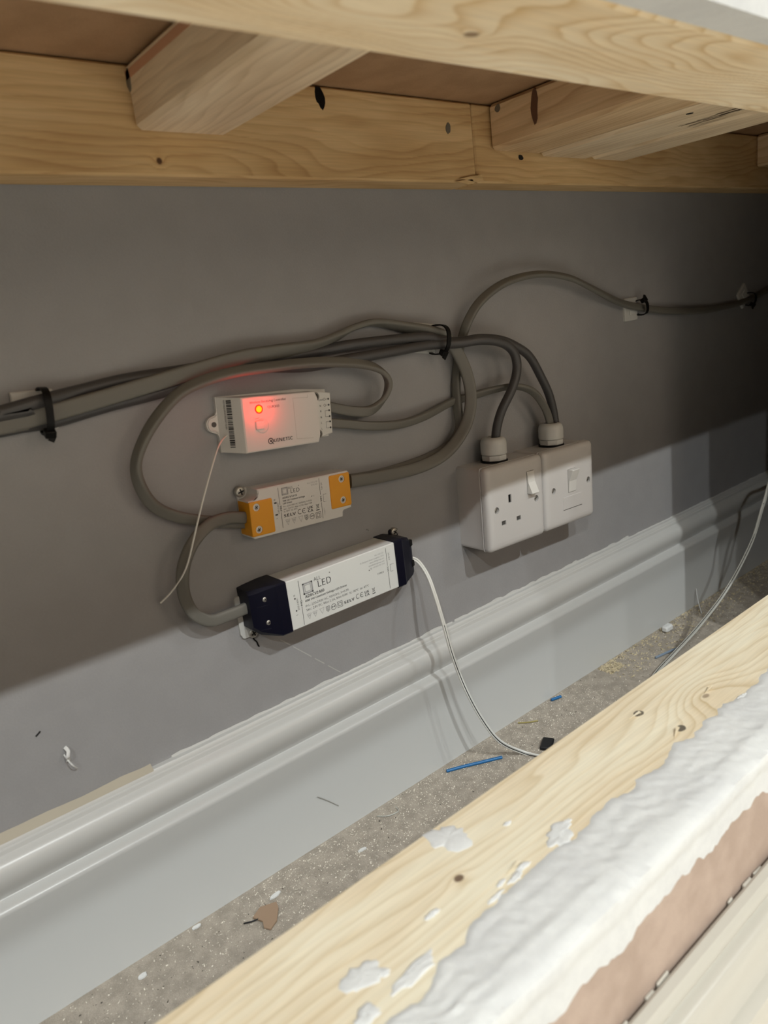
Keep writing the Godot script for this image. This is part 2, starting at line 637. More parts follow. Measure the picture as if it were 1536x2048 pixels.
func shell() -> void:
	slab("wall_back", Vector3(-1.4, FLOOR_Y, -0.1), Vector3(1.6, 0.47, 0), M.wall, "grey painted wall at the back of the cavity")
	slab("floor", Vector3(-3, FLOOR_Y - 0.1, -0.1), Vector3(3, FLOOR_Y, 0.356), M.concrete, "dusty grey concrete floor of the cavity")
	slab("floor", Vector3(-3, FLOOR_Y - 0.1, 0.356), Vector3(3, FLOOR_Y, 1.0), M.dust_sheet)
	slab("floor", Vector3(-3, FLOOR_Y - 0.1, 1.0), Vector3(3, FLOOR_Y, 4.1), M.room_floor)
	slab("ceiling", Vector3(-3, TOP_Y, 0.2), Vector3(3, TOP_Y + 0.1, 4.1), M.room)
	slab("wall_left", Vector3(-3.1, FLOOR_Y, 0.2), Vector3(-3, TOP_Y, 4.1), M.room)
	slab("wall_right", Vector3(3, FLOOR_Y, 0.2), Vector3(3.1, TOP_Y, 4.1), M.room)
	slab("wall_rear", Vector3(-3, FLOOR_Y, 4.0), Vector3(3, TOP_Y, 4.1), M.room)
	var pm := mat(Color(1, 0.93, 0.84), 0.4)
	pm.emission_enabled = true
	pm.emission = Color(1.0, 0.91, 0.81)
	pm.emission_energy_multiplier = 0.8
	for k in WINDOWS.size():
		var x0: float = WINDOWS[k][0] - WINDOWS[k][1] / 2.0
		var x1: float = WINDOWS[k][0] + WINDOWS[k][1] / 2.0
		var fr := MB.new()
		for b in [[x0 - 0.06, 0.65, x1 + 0.06, 0.71], [x0 - 0.06, 1.79, x1 + 0.06, 1.85], [x0 - 0.06, 0.71, x0, 1.79], [x1, 0.71, x1 + 0.06, 1.79]]: fr.box(Vector3(b[0], b[1], 3.965), Vector3(b[2], b[3], 4.0))
		var win := struct(put("window_%d" % (k + 1), fr, M.white))
		var pane := MB.new()
		pane.box(Vector3(x0, 0.71, 3.985), Vector3(x1, 1.79, 3.995))
		put("pane", pane, pm, win)
	# the stud wall in front, with the opening left in it
	slab("wall_front", Vector3(-3, 0.3455, 0.3375), Vector3(3, TOP_Y, 0.356), M.filler, "white skimmed plasterboard edge above the timber beam")
	slab("wall_front", Vector3(-3, FLOOR_Y, 0.3375), Vector3(3, -0.031, 0.356), M.plaster, "bare pinkish plaster below the filled timber edge")
	slab("wall_front", Vector3(JAMB_X, -0.031, 0.3375), Vector3(3, 0.3455, 0.356), M.filler)
	slab("wall_front", Vector3(-3, -0.031, 0.3375), Vector3(-1.25, 0.3455, 0.356), M.filler)
	slab("wall_end", Vector3(-1.5, FLOOR_Y, 0), Vector3(-1.4, 0.47, 0.3375), M.wall)
	slab("wall_end", Vector3(1.5, FLOOR_Y, 0), Vector3(1.6, 0.47, 0.3375), M.wall)

const JAMB_X := 0.345

# ---------------------------------------------------------------- timber frame
func timber() -> void:
	var pale := rgb(246, 230, 200)
	var mid := rgb(234, 212, 176)
	var line := rgb(168, 128, 84)
	var w_back := wood(101, 1.0, 0.16, 1536, 200, rgb(212, 182, 136), rgb(196, 162, 114), rgb(166, 130, 86), 120.0, 0.9, [[0.1797, 0.0681, 0.0020, 0.0020, 1.0, 0.9]])
	var w_beam := wood(202, 1.0, 0.16, 1536, 224, pale, mid, rgb(208, 176, 128), 46.0, 1.9, [[0.202, 0.031, 0.0040, 0.0026, 1.5, 0.55], [0.47, 0.052, 0.08, 0.018, 2.8, 0.0], [0.36, 0.070, 0.06, 0.020, 2.2, 0.0], [0.20, 0.062, 0.09, 0.02, 2.0, 0.0]], 1.4)
	var w_low := wood(303, 1.0, 0.16, 2048, 300, rgb(228, 219, 196), rgb(219, 203, 175), rgb(192, 171, 135), 150.0, 0.55, [[0.4246, 0.0435, 0.014, 0.0072, 4.2, 0.0], [0.4226, 0.0430, 0.0034, 0.0018, 0.6, 0.4], [0.1943, 0.037, 0.0028, 0.0022, 0.8, 0.75]])
	var w_joist := wood(404, 0.6, 0.16, 900, 220, rgb(224, 206, 176), rgb(208, 186, 154), rgb(182, 158, 126), 110.0, 0.5, [])
	var w_joist2 := wood(505, 0.6, 0.16, 900, 220, rgb(214, 188, 150), rgb(196, 166, 128), rgb(164, 132, 96), 105.0, 0.6, [])
	M.wood_low = w_low
	var s := Vector2(1.0, 0.16)
	var sj := Vector2(0.6, 0.16)
	# rail on the back wall, in two lengths that meet behind the joists
	var rail := thing("back_rail", "long pale softwood rail fixed along the grey wall, left of the joint", "timber", Vector3(-0.6, 0.345, 0.016))
	put("timber", beam(Vector3(-0.8, 0, -0.016), Vector3(0.6325, 0.0655, 0.016), 0, s, Vector3(0.15, 0, -0.016)), w_back, rail)
	var rail2 := thing("back_rail", "softwood rail on the grey wall right of the joint, under the grouped joists", "timber", Vector3(0.6, 0.345, 0.016))
	put("timber", beam(Vector3(-0.5665, 0, -0.016), Vector3(0.89, 0.0655, 0.0155), 0, s, Vector3(-0.57, -0.035, -0.016)), w_back, rail2)
	splinter(rail, Vector3(0.627, 0.0035, 0.0165), 0.03, 0.006, w_back, 7)
	splinter(rail, Vector3(0.617, 0.0005, 0.0165), 0.022, 0.004, w_back, 8)
	recess(rail, "hole", Vector3(0.4679, 0.0575, 0.0161), 0.0042, 0.0075, M.black, 3, Vector3(0, 0, 1))
	recess(rail, "nail_hole", Vector3(0.6013, 0.0436, 0.0161), 0.003, 0.0042, M.torn, 4, Vector3(0, 0, 1))
	recess(rail2, "nail_hole", Vector3(-0.5043, 0.0231, 0.0158), 0.0034, 0.0022, M.steel_dark, 5, Vector3(0, 0, 1))
	# front beam over the opening
	var front := thing("front_beam", "large foreground softwood beam with swirling grain along the top of the opening", "timber", Vector3(-0.4, 0.345, 0.2995))
	put("timber", beam(Vector3(-0.9, 0, -0.0375), Vector3(JAMB_X + 0.44, 0.066, 0.037), 0, s, Vector3(-0.05, 0, -0.0375), 0.002), w_beam, front)
	# lower plate of the opening
	var low := thing("lower_plate", "pale foreground timber along the bottom of the opening, edged with white filler", "timber", Vector3(-0.4, -0.068, 0.2975))
	put("timber", beam(Vector3(-0.85, 0, -0.0395), Vector3(JAMB_X + 0.44, 0.038, 0.0395), 0, s, Vector3(-0.1, 0.02, -0.0395), 0.002), w_low, low)
	recess(low, "screw_hole", Vector3(0.277, 0.0381, -0.0178), 0.0042, 0.0026, M.torn, 11, Vector3(0, 1, 0))
	recess(low, "screw_hole", Vector3(0.2779, 0.0381, 0.0112), 0.0044, 0.0024, M.torn, 12, Vector3(0, 1, 0))
	splinter_up(low, Vector3(0.2725, 0.0383, -0.0172), 13, w_low)
	splinter_up(low, Vector3(0.2715, 0.0383, 0.0118), 14, w_low)
	splinter_up(low, Vector3(0.118, 0.0383, 0.0132), 15, w_low)
	splinter_up(low, Vector3(0.330, 0.0383, 0.0020), 16, w_low)
	# studs beside the opening
	for a in [[JAMB_X, 0.038], [-1.288, 0.038]]:
		var st := thing("jamb_stud", ["upright stud at the right end of the opening", "upright stud at the left end of the opening"][0 if a[0] > 0 else 1], "timber", Vector3(a[0] + 0.019, FLOOR_Y, 0.3))
		put("timber", beam(Vector3(-0.0185, 0, -0.036), Vector3(0.0185, 0.345 - FLOOR_Y, 0.037), 1, s, Vector3.ZERO), w_back, st)
	# joists from the rail to the front beam
	var js := [
		[-0.2825, -0.2185, 0.0, w_joist, "lone pale joist with a stained side and a toe-nailed screw, left of the others"],
		[0.0535, 0.1215, 0.0005, w_joist2, "leftmost joist of the three side by side, with a dark scar on its side"],
		[0.1228, 0.1955, -0.0022, w_joist, "middle joist of the three side by side, with dark rough scratches under it"],
		[0.1978, 0.262, -0.0030, w_joist, "rightmost joist of the three side by side, with a rounded lower edge"],
		[0.5735, 0.637, 0.0, w_joist2, "joist end at the right edge of the picture"]]
	var k := 0
	for j in js:
		var cx: float = (j[0] + j[1]) / 2.0
		var hw: float = (j[1] - j[0]) / 2.0
		var t := thing("joist", j[4], "timber", Vector3(cx, 0.3715 + j[2], 0.147), "joists under the brown board")
		put("timber", beam(Vector3(-hw, 0, -0.1148), Vector3(hw, 0.0388 - j[2], 0.1148), 2, sj, Vector3(-hw, 0, -0.1148 - 0.07 * k), 0.003 if k != 3 else 0.006), j[3], t)
		if k == 0:
			recess(t, "screw_head", Vector3(-hw - 0.0002, 0.0285, -0.111), 0.0032, 0.006, M.torn, 21, Vector3(-1, 0, 0))
			var stain := MB.new()
			stain.box(Vector3(-hw - 0.0004, 0.029, -0.114), Vector3(-hw, 0.034, 0.114))
			put("stain", stain, mat(rgb(186, 140, 108), 0.8), t)
		if k == 1:
			recess(t, "nail_head", Vector3(-hw - 0.0002, 0.0325, -0.103), 0.0035, 0.0028, M.torn, 22, Vector3(-1, 0, 0))
			recess(t, "scar", Vector3(-hw - 0.0002, 0.0225, -0.062), 0.004, 0.0125, mat(rgb(92, 62, 42), 0.8), 23, Vector3(-1, 0, 0))
		if k == 2:
			scratches(t)
		k += 1
	var bd := MB.new()
	bd.box(Vector3(-1.4, 0.4115, 0.0), Vector3(1.5, 0.4295, 0.337))
	tag(put("top_board", bd, M.board), "plain brown board closing the frame above the joists", "board")

func blob_ring(sd: int, ru: float, rv: float, n := 18, rough := 0.3) -> PackedVector2Array:
	var rg := RandomNumberGenerator.new()
	rg.seed = sd
	var out := PackedVector2Array()
	var ph := rg.randf() * TAU
	for i in n:
		var a := TAU * i / n
		var r := 1.0 + rough * (0.55 * sin(2.0 * a + ph) + 0.22 * sin(3.0 * a + ph * 2.0) + 1.1 * (rg.randf() - 0.5))
		out.append(Vector2(cos(a) * ru * r, sin(a) * rv * r))
	return out

# An irregular sunken hole or head, drawn as a shallow ragged dish on a face that looks along n.
func recess(t: Node3D, called: String, c: Vector3, ru: float, rv: float, m: Material, sd: int, n: Vector3) -> void:
	var u := Vector3(1, 0, 0) if absf(n.x) < 0.5 else Vector3(0, 0, 1)
	var v := n.cross(u)
	var b := MB.new()
	b.xf = Transform3D(Basis(u, v, n), c)
	b.prism(blob_ring(sd, ru, rv, 14, 0.22), -0.002, 0.0002)
	put(called, b, m, t)

func splinter(t: Node3D, c: Vector3, w: float, h: float, m: Material, sd: int) -> void:
	var rg := RandomNumberGenerator.new()
	rg.seed = sd
	var b := MB.new()
	b.xf = Transform3D(Basis(Vector3(0, 0, 1), -0.15 + 0.3 * rg.randf()), c)
	b.prism(PackedVector2Array([Vector2(-w * 0.6, -h * 0.2), Vector2(w * 0.1, -h * 0.55), Vector2(w * 0.4, -h * 0.4), Vector2(w * 0.35, h * 0.5), Vector2(-w * 0.1, h * 0.25)]), 0.0, 0.0015)
	put("splinter", b.done(0, Vector3.ZERO, Vector2(1, 0.16)), m, t)

func splinter_up(t: Node3D, c: Vector3, sd: int, m: Material) -> void:
	var rg := RandomNumberGenerator.new()
	rg.seed = sd
	var b := MB.new()
	b.xf = Transform3D(Basis(Vector3.UP, rg.randf() * 0.6 - 0.3), c)
	b.fan_out([Vector3(-0.006, 0, 0), Vector3(0.004, 0.0022, -0.001), Vector3(0.004, 0.002, 0.0012)], Vector3(0, -1, 0))
	b.fan_out([Vector3(-0.006, -0.0004, 0), Vector3(0.004, 0.0, -0.001), Vector3(0.004, 0.0022, -0.001)], Vector3(0, 0, 1))
	b.fan_out([Vector3(0.004, 0.0022, -0.001), Vector3(0.004, 0.002, 0.0012), Vector3(0.004, -0.0004, 0.0)], Vector3(-1, 0, 0))
	put("splinter", b.done(0, Vector3.ZERO, Vector2(1, 0.16)), m, t)

func scratches(t: Node3D) -> void:       # rough dark scoring on the underside
	var rg := RandomNumberGenerator.new()
	rg.seed = 77
	var b := MB.new()
	for i in 34:
		var z := 0.004 + 0.052 * rg.randf()
		var x := 0.014 + 0.020 * (rg.randf() - 0.5) - 0.5 * (z - 0.03) * rg.randf()
		var len := 0.008 + 0.03 * rg.randf()
		var w := 0.0004 + 0.0009 * rg.randf()
		var dx := 0.003 * (rg.randf() - 0.5)
		b.fan_out([Vector3(x, -0.0002, z), Vector3(x + w, -0.0002, z), Vector3(x + w * 0.4 + dx, -0.0002, z + len), Vector3(x + dx, -0.0002, z + len)], Vector3(x, 1, z))
	put("scratches", b, mat(rgb(78, 58, 42), 0.9), t).set_meta("kind", "stuff")
	b = MB.new()
	b.xf = Transform3D(Basis(Vector3(1, 0, 0), PI / 2), Vector3(-0.028, -0.0001, 0.034))
	b.lathe([[0.0030, -0.0001], [0.003, 0.0001]], 10)
	put("screw_hole", b, M.black, t)

# ---------------------------------------------------------------- filler over the edge of the opening, moulding below
func filler_and_moulding() -> void:
	var t := thing("edge_filler", "rough white filler spread over the front edge of the lower timber", "filler", Vector3(-0.2, -0.03, 0.34))
	var n1 := noise(71, 1.0, 4)
	var n2 := noise(72, 1.0, 3)
	var b := MB.new()
	b.crease = 60.0
	var x0 := -0.85
	var x1 := 0.32
	var cols := 480
	var rows := 26
	var grid := []
	for i in cols + 1:
		var x := lerpf(x0, x1, float(i) / cols)
		var zb := 0.3168 + 0.0042 * n1.get_noise_2d(x * 26.0, 3.0) + 0.0014 * n1.get_noise_2d(x * 110.0, 9.0) + 0.012 * smoothstep(-0.29, -0.37, x)
		zb -= 0.006 * smoothstep(0.012, 0.0, absf(x + 0.345)) 
		var yb := -0.0685 + 0.012 * n1.get_noise_2d(x * 9.0, 20.0) + 0.003 * n1.get_noise_2d(x * 70.0, 27.0) + 0.03 * clampf(x + 0.26, 0.0, 0.4)
		var col := []
		for j in rows + 1:
			var f := float(j) / rows
			var y := 0.0
			var z := 0.0
			var ny := 1.0
			var nz := 0.0
			if f < 0.6:
				var g := f / 0.6
				z = lerpf(zb, 0.3555, g)
				y = -0.0299 + 0.0009 * smoothstep(0.0, 0.1, g) - 0.0012 * smoothstep(0.85, 1.0, g)
				var d := 0.0007 * n2.get_noise_2d(x * 14.0 + 400.0 * z, z * 330.0) * smoothstep(0.0, 0.25, g) + 0.00025 * n2.get_noise_2d(x * 160.0, z * 420.0) * smoothstep(0.0, 0.2, g)
				d += 0.0007 * smoothstep(0.003, 0.0, absf(z - 0.3455 - 0.002 * n1.get_noise_2d(x * 20.0, 50.0)))
				y += maxf(d, -0.0006)
				if j == 0: y = -0.0301
			else:
				var g := (f - 0.6) / 0.4
				y = lerpf(-0.0302, yb, g)
				z = 0.3572 + 0.0006 * smoothstep(0.0, 0.15, g) - 0.0006 * g + 0.0004 * n2.get_noise_2d(x * 14.0, y * 300.0) * (1.0 - g)
				z -= 0.0012 * smoothstep(0.30, 0.42, g)
				if j == rows: z = 0.3558
			col.append(Vector3(x + 0.2, y + 0.03, z - 0.34))
		grid.append(col)
	for i in cols:
		for j in rows:
			b.q(grid[i][j], grid[i][j + 1], grid[i + 1][j + 1], grid[i + 1][j])
	put("filler_coat", b, M.filler, t)
	# smears and lumps left on the wood beside it
	var blobs := [[-0.2890, 0.2715, 0.010, 0.0105, 5], [-0.2480, 0.3120, 0.0105, 0.006, 6], [-0.3735, 0.3045, 0.009, 0.007, 7], [-0.2780, 0.3130, 0.004, 0.002, 8], [-0.2860, 0.3150, 0.006, 0.0018, 9], [-0.2600, 0.2868, 0.003, 0.0012, 10],
		[-0.3830, 0.3200, 0.007, 0.0035, 11], [-0.3560, 0.3190, 0.014, 0.004, 12], [-0.2940, 0.3125, 0.003, 0.0014, 13], [-0.3020, 0.3165, 0.006, 0.0012, 14], [-0.2380, 0.3090, 0.003, 0.0014, 15], [-0.3660, 0.3100, 0.003, 0.002, 16], [-0.33, 0.3020, 0.004, 0.002, 17], [-0.0640, 0.3190, 0.006, 0.0014, 18]]
	for s in blobs:
		var p := blob_ring(s[4], s[2], s[3], 26, 0.34)
		var m := MB.new()
		m.crease = 80.0
		m.xf = Transform3D(Basis(Vector3(1, 0, 0), Vector3(0, 0, -1), Vector3(0, 1, 0)), Vector3(s[0] + 0.2, 0.0, s[1] - 0.34))
		var rings := []
		for lv in [[1.0, -0.0003], [0.96, 0.0003], [0.75, 0.0006], [0.45, 0.0005 + 0.0002 * (s[4] % 3)], [0.2, 0.0007]]:
			var r := []
			for v in p: r.append(Vector3(v.x * lv[0], v.y * lv[0], lv[1] + 0.0003 * n2.get_noise_2d(v.x * lv[0] * 900.0, v.y * lv[0] * 900.0)))
			rings.append(r)
		m.loft(rings)
		put("filler_smear", m, M.filler, t)
	# painted moulding on the room side, a ragged crack above it
	var prof := [Vector2(0.3584, -0.1150), Vector2(0.3584, -0.1045), Vector2(0.3602, -0.1035), Vector2(0.3645, -0.1045), Vector2(0.3668, -0.1070), Vector2(0.3676, -0.1105), Vector2(0.3672, -0.1122), Vector2(0.3684, -0.1128), Vector2(0.3715, -0.1130), Vector2(0.3745, -0.1150),
		Vector2(0.3765, -0.1190), Vector2(0.3775, -0.1240), Vector2(0.3790, -0.1290), Vector2(0.3815, -0.1322), Vector2(0.3835, -0.1326), Vector2(0.3875, -0.1345), Vector2(0.3885, -0.1400), Vector2(0.3885, FLOOR_Y), Vector2(0.3562, FLOOR_Y), Vector2(0.3562, -0.1150)]
	prof.reverse()
	var mo := MB.new()
	mo.crease = 32.0
	mo.along_x(prof, -1.4, 1.2)
	struct(put("trim_1", mo, M.cream), "cream painted moulding below the bare plaster strip")
	var cr := MB.new()
	var rg := RandomNumberGenerator.new()
	rg.seed = 5
	var xx := -0.6
	while xx < 0.1:
		var l := 0.004 + 0.012 * rg.randf()
		if rg.randf() < 0.4:
			var h := 0.0006 + 0.0016 * rg.randf()
			var cz := 0.3560 + 0.0008 * rg.randf()
			cr.xf = Transform3D(Basis(Vector3(0, 0, 1), 0.3 * (rg.randf() - 0.5)), Vector3(xx, -0.1065, cz))
			cr.box(Vector3(0, -0.002, 0), Vector3(l * 0.7, h + 0.0008, 0.0012 + 0.0010 * rg.randf()), 0.0005)
		xx += l
	var co := put("caulk_crumbs", cr, M.cream)
	co.set_meta("kind", "stuff")
	tag(co, "crumbled caulk in the crack between bare plaster and cream moulding", "caulk")

# ---------------------------------------------------------------- skirting board on the back wall
func skirting() -> void:
	var top := [Vector2(0, -0.0755), Vector2(0.0045, -0.0757), Vector2(0.0058, -0.0772), Vector2(0.0062, -0.0795), Vector2(0.0074, -0.0802), Vector2(0.0078, -0.0832), Vector2(0.0090, -0.0842), Vector2(0.0118, -0.0852), Vector2(0.0142, -0.0875), Vector2(0.0158, -0.0908), Vector2(0.0165, -0.0945), Vector2(0.0163, -0.0985), Vector2(0.0150, -0.1028), Vector2(0.0131, -0.1065), Vector2(0.0116, -0.1095), Vector2(0.0112, -0.1118), Vector2(0.0120, -0.1128), Vector2(0.0158, -0.1142), Vector2(0.0186, -0.1162), Vector2(0.0198, -0.1182), Vector2(0.02, -0.1200), Vector2(0.02, FLOOR_Y), Vector2(0, FLOOR_Y)]
	top.reverse()
	var b := MB.new()
	b.crease = 34.0
	b.along_x(top, -1.4, 1.5)
	struct(put("baseboard_back", b, M.skirt), "white gloss moulded skirting board along the grey wall")
	# ragged line of old caulk and paint along its top
	var n := noise(88, 1.0, 3)
	var c := MB.new()
	var tan_line := MB.new()
	for seg in [[-0.64, -0.352]]:
		for i in 72:
			var xa: float = seg[0] + i * 0.004
			var ha := 0.0042 + 0.0016 * n.get_noise_1d(xa * 14.0)
			var hb := 0.0042 + 0.0016 * n.get_noise_1d((xa + 0.004) * 14.0)
			tan_line.fan_out([Vector3(xa, -0.0764, 0.0055), Vector3(xa + 0.004, -0.0764, 0.0055), Vector3(xa + 0.004, -0.0758 + hb, 0.0003), Vector3(xa, -0.0758 + ha, 0.0003)], Vector3(xa, -1, -1))
	tag(put("caulk_line", tan_line, mat(rgb(170, 162, 146), 0.7)), "bare tan strip of old caulk on top of the skirting at far left", "caulk")
	for seg in [[-0.335, -0.02, 0.0026], [-0.02, 0.30, 0.0034], [0.30, 0.75, 0.002]]:
		var cnt := int((seg[1] - seg[0]) / 0.004)
		for i in cnt:
			var xa: float = seg[0] + i * 0.004
			var h1: float = seg[2] * (0.55 + 0.9 * absf(n.get_noise_1d(xa * 22.0)))
			var h2: float = seg[2] * (0.55 + 0.9 * absf(n.get_noise_1d((xa + 0.004) * 22.0)))
			c.fan_out([Vector3(xa, -0.0762, 0.0009), Vector3(xa + 0.004, -0.0762, 0.0009), Vector3(xa + 0.004, -0.0758 + h2, 0.0002), Vector3(xa, -0.0758 + h1, 0.0002)], Vector3(xa, 0, -1))
			c.fan_out([Vector3(xa, -0.0762, 0.0009), Vector3(xa + 0.004, -0.0762, 0.0009), Vector3(xa + 0.004, -0.0757, 0.0048), Vector3(xa, -0.0757, 0.0048)], Vector3(xa, -1, 0))
	tag(put("paint_edge", c, M.skirt), "ragged white paint edge where the skirting meets the grey wall", "paint")
	marks()

func marks() -> void:
	# small marks and loose bits on the wall, each where it sits
	var tuft := thing("wall_tuft", "torn white tuft of plaster sticking out of the wall at far left", "debris", Vector3(-0.408, -0.036, 0))
	put("curl", cable([[0.0005, 0.0065, 0.001], [0.0015, 0.004, 0.004], [0.0, 0.001, 0.006], [0.0004, -0.002, 0.004], [0.0, -0.004, 0.003]], 0.0026, 0.0007, 4, 8), M.filler, tuft)
	put("curl", cable([[-0.0012, 0.0012, 0.001], [0.0, -0.003, 0.005], [0.002, -0.0075, 0.006], [0.0045, -0.012, 0.003]], 0.0011, 0.0006, 4, 8), M.filler, tuft)
	var nick := MB.new()
	nick.xf = Transform3D(Basis(Vector3(0, 0, 1), 0.6), Vector3(-0.4215, -0.0123, 0))
	nick.box(Vector3(-0.0022, -0.0004, 0), Vector3(0.0022, 0.0005, 0.0006))
	tag(put("wall_nick", nick, M.steel_dark), "short dark nick in the grey wall above the white tuft", "mark")
	var scuff := MB.new()
	for g in [[0.0, 0.16], [0.2, 0.5], [0.56, 0.72], [0.78, 1.0]]:
		var a := Vector3(-0.2237, -0.0176, 0.0002).lerp(Vector3(-0.1683, -0.0718, 0.0002), g[0])
		var e := Vector3(-0.2237, -0.0176, 0.0002).lerp(Vector3(-0.1683, -0.0718, 0.0002), g[1])
		scuff.q(a, e, e + Vector3(0.0007, 0.0006, 0), a + Vector3(0.0006, 0.0005, 0))
	tag(put("wall_scuff", scuff, mat(rgb(172, 170, 168), 0.8)), "thin pale scuff running down the wall below the large driver", "mark")
	var crack := MB.new()
	cable([[-0.2490, -0.0035, 0.0006], [-0.2478, -0.0075, 0.001], [-0.2458, -0.0105, 0.0008], [-0.2452, -0.0135, 0.001], [-0.2441, -0.0155, 0.0004]], 0.0012, 0.0008, 4, 6, 0.8, crack)
	tag(put("cable_fray", crack, M.black), "dark ragged thread below the lower left screw of the large driver", "debris")
	var cr2 := MB.new()
	cable([[-0.118, 0.052, 0.0002], [-0.1165, 0.0525, 0.0012], [-0.1152, 0.0508, 0.0002]], 0.0009, 0.0008, 4, 6, 0.8, cr2)
	tag(put("wall_chip", cr2, M.wall), "tiny chip in the grey wall above the large driver", "mark")
	# a hair lying on the skirting
	var hair := MB.new()
	cable([[-0.2240, -0.1640, 0.0204], [-0.2222, -0.1652, 0.021], [-0.2130, -0.1745, 0.0206], [-0.2035, -0.1850, 0.0203]], 0.0008, 0.0005, 4, 6, 0.8, hair)
	tag(put("skirting_scratch", hair, mat(rgb(150, 148, 142), 0.8)), "fine pencil-like scratch on the lower skirting face", "mark")

# ---------------------------------------------------------------- sockets
func screw(t: Node3D, at: Vector3, r: float, called := "screw", cross := true, turn := 0.5) -> void:
	var s := MB.new()
	s.crease = 50.0
	s.xf = Transform3D(Basis(Vector3(0, 0, 1), turn), at)
	s.lathe([[r, -0.0025], [r, r * 0.05], [r * 0.9, r * 0.22], [r * 0.6, r * 0.34], [0.0001, r * 0.38]], 20)
	put(called, s, M.steel, t)
	var x := MB.new()
	x.xf = Transform3D(Basis(Vector3(0, 0, 1), turn), at + Vector3(0, 0, r * 0.31))
	x.box(Vector3(-r * 0.6, -r * 0.13, -r * 0.3), Vector3(r * 0.6, r * 0.13, r * 0.09))
	if cross: x.box(Vector3(-r * 0.13, -r * 0.6, -r * 0.3), Vector3(r * 0.13, r * 0.6, r * 0.09))
	put("screw_slot", x, M.steel_dark, t)

func faceplate(holes: Array) -> MB:
	var p := MB.new()
	p.crease = 50.0
	var r := []
	for a in [[1.5, 4.0, 0.0], [1.5, 4.0, 0.5], [0.3, 4.5, 0.9], [0.2, 4.5, 3.6], [0.5, 4.5, 5.6], [1.6, 4.4, 7.4], [3.2, 4.2, 8.5], [5.5, 4.0, 9.1], [8.5, 3.8, 9.3]]:
		r.append(rr((86.0 - 2 * a[0]) * 0.001, (86.0 - 2 * a[0]) * 0.001, a[1] * 0.001, a[2] * 0.001, 6, Vector2(0.043, 0.043)))
	p.loft(r, true, false)
	face_with_holes(p, flat2(r[-1]), 0.0093, holes)
	p.crease = 28.0
	return p

func pattress(t: Node3D) -> void:
	var p := MB.new()
	p.crease = 50.0
	var r := []
	for a in [[0.9, 0.0], [0.9, 30.9], [0.1, 31.6], [0.0, 32.4], [0.3, 32.9]]:
		r.append(rr((86.0 - 2 * a[0]) * 0.001, (86.0 - 2 * a[0]) * 0.001, 0.0035, a[1] * 0.001, 6, Vector2(0.043, 0.043)))
	p.loft(r)
	put("back_box", p, M.plate, t)

func sockets() -> void:
	var tilt := Basis(Vector3(0, 0, 1), deg_to_rad(-1.77))
	var a := thing("socket_outlet", "white surface-mounted single switched socket, left of the pair, with three pin holes", "socket", Vector3(-0.0005, 0.0, 0.0))
	a.basis = tilt
	pattress(a)
	var F := 0.0423
	var holes := [[rect2(0.0295, 0.0462, 0.0337, 0.0546), 0.003], [rect2(0.0178, 0.0254, 0.0242, 0.0298), 0.0026], [rect2(0.0402, 0.0254, 0.0466, 0.0298), 0.0026],
		[disc2(Vector2(0.0117, 0.0422), 0.0034), 0.0028], [disc2(Vector2(0.0722, 0.0418), 0.0034), 0.0028], [rect2(0.0583, 0.0492, 0.0697, 0.0726), 0.002]]
	var fp := put("faceplate", faceplate(holes), M.plate, a)
	fp.position = Vector3(0, 0, 0.033)
	for h in [[0.0297, 0.0464, 0.0335, 0.0544, M.black], [0.0180, 0.0256, 0.0240, 0.0296, M.hole], [0.0404, 0.0256, 0.0464, 0.0296, M.hole]]:
		var sh := MB.new()
		sh.box(Vector3(h[0], h[1], F - 0.0030), Vector3(h[2], h[3], F - 0.0012))
		put("pin_shutter", sh, h[4], a)
	screw(a, Vector3(0.0117, 0.0422, F - 0.0022), 0.0029, "plate_screw", false, 0.9)
	screw(a, Vector3(0.0722, 0.0418, F - 0.0022), 0.0029, "plate_screw", false, 0.4)
	rocker(a, 0.0587, 0.0693, 0.0496, 0.0722, F, false)
	gland(a, Vector3(0.0385, 0.0855, 0.018))

	var b := thing("switched_spur", "white surface-mounted switched fused spur, right of the pair, without pin holes", "switch", Vector3(-0.0005, 0, 0) + tilt * Vector3(0.0868, 0.0006, 0))
	b.basis = tilt
	pattress(b)
	var hb := [[disc2(Vector2(0.014, 0.0425), 0.0034), 0.0028], [disc2(Vector2(0.0748, 0.0432), 0.0034), 0.0028], [rect2(0.0383, 0.0357, 0.0517, 0.0613), 0.002]]
	var fb := put("faceplate", faceplate(hb), M.plate, b)
	fb.position = Vector3(0, 0, 0.033)
	screw(b, Vector3(0.014, 0.0425, F - 0.0022), 0.0029, "plate_screw", false, 1.2)
	screw(b, Vector3(0.0748, 0.0432, F - 0.0022), 0.0029, "plate_screw", false, 0.7)
	rocker(b, 0.0387, 0.0513, 0.0361, 0.0609, F, true)
	var fh := MB.new()
	fh.box(Vector3(0.0292, 0.0182, F - 0.001), Vector3(0.0618, 0.0322, F + 0.0005), 0.0004)
	put("fuse_holder", fh, M.plate, b)
	var fg := MB.new()
	fg.box(Vector3(0.0292, 0.0178, F - 0.001), Vector3(0.0618, 0.0184, F + 0.0002))
	put("fuse_slot", fg, M.hole, b)
	gland(b, Vector3(0.0435, 0.0855, 0.018))

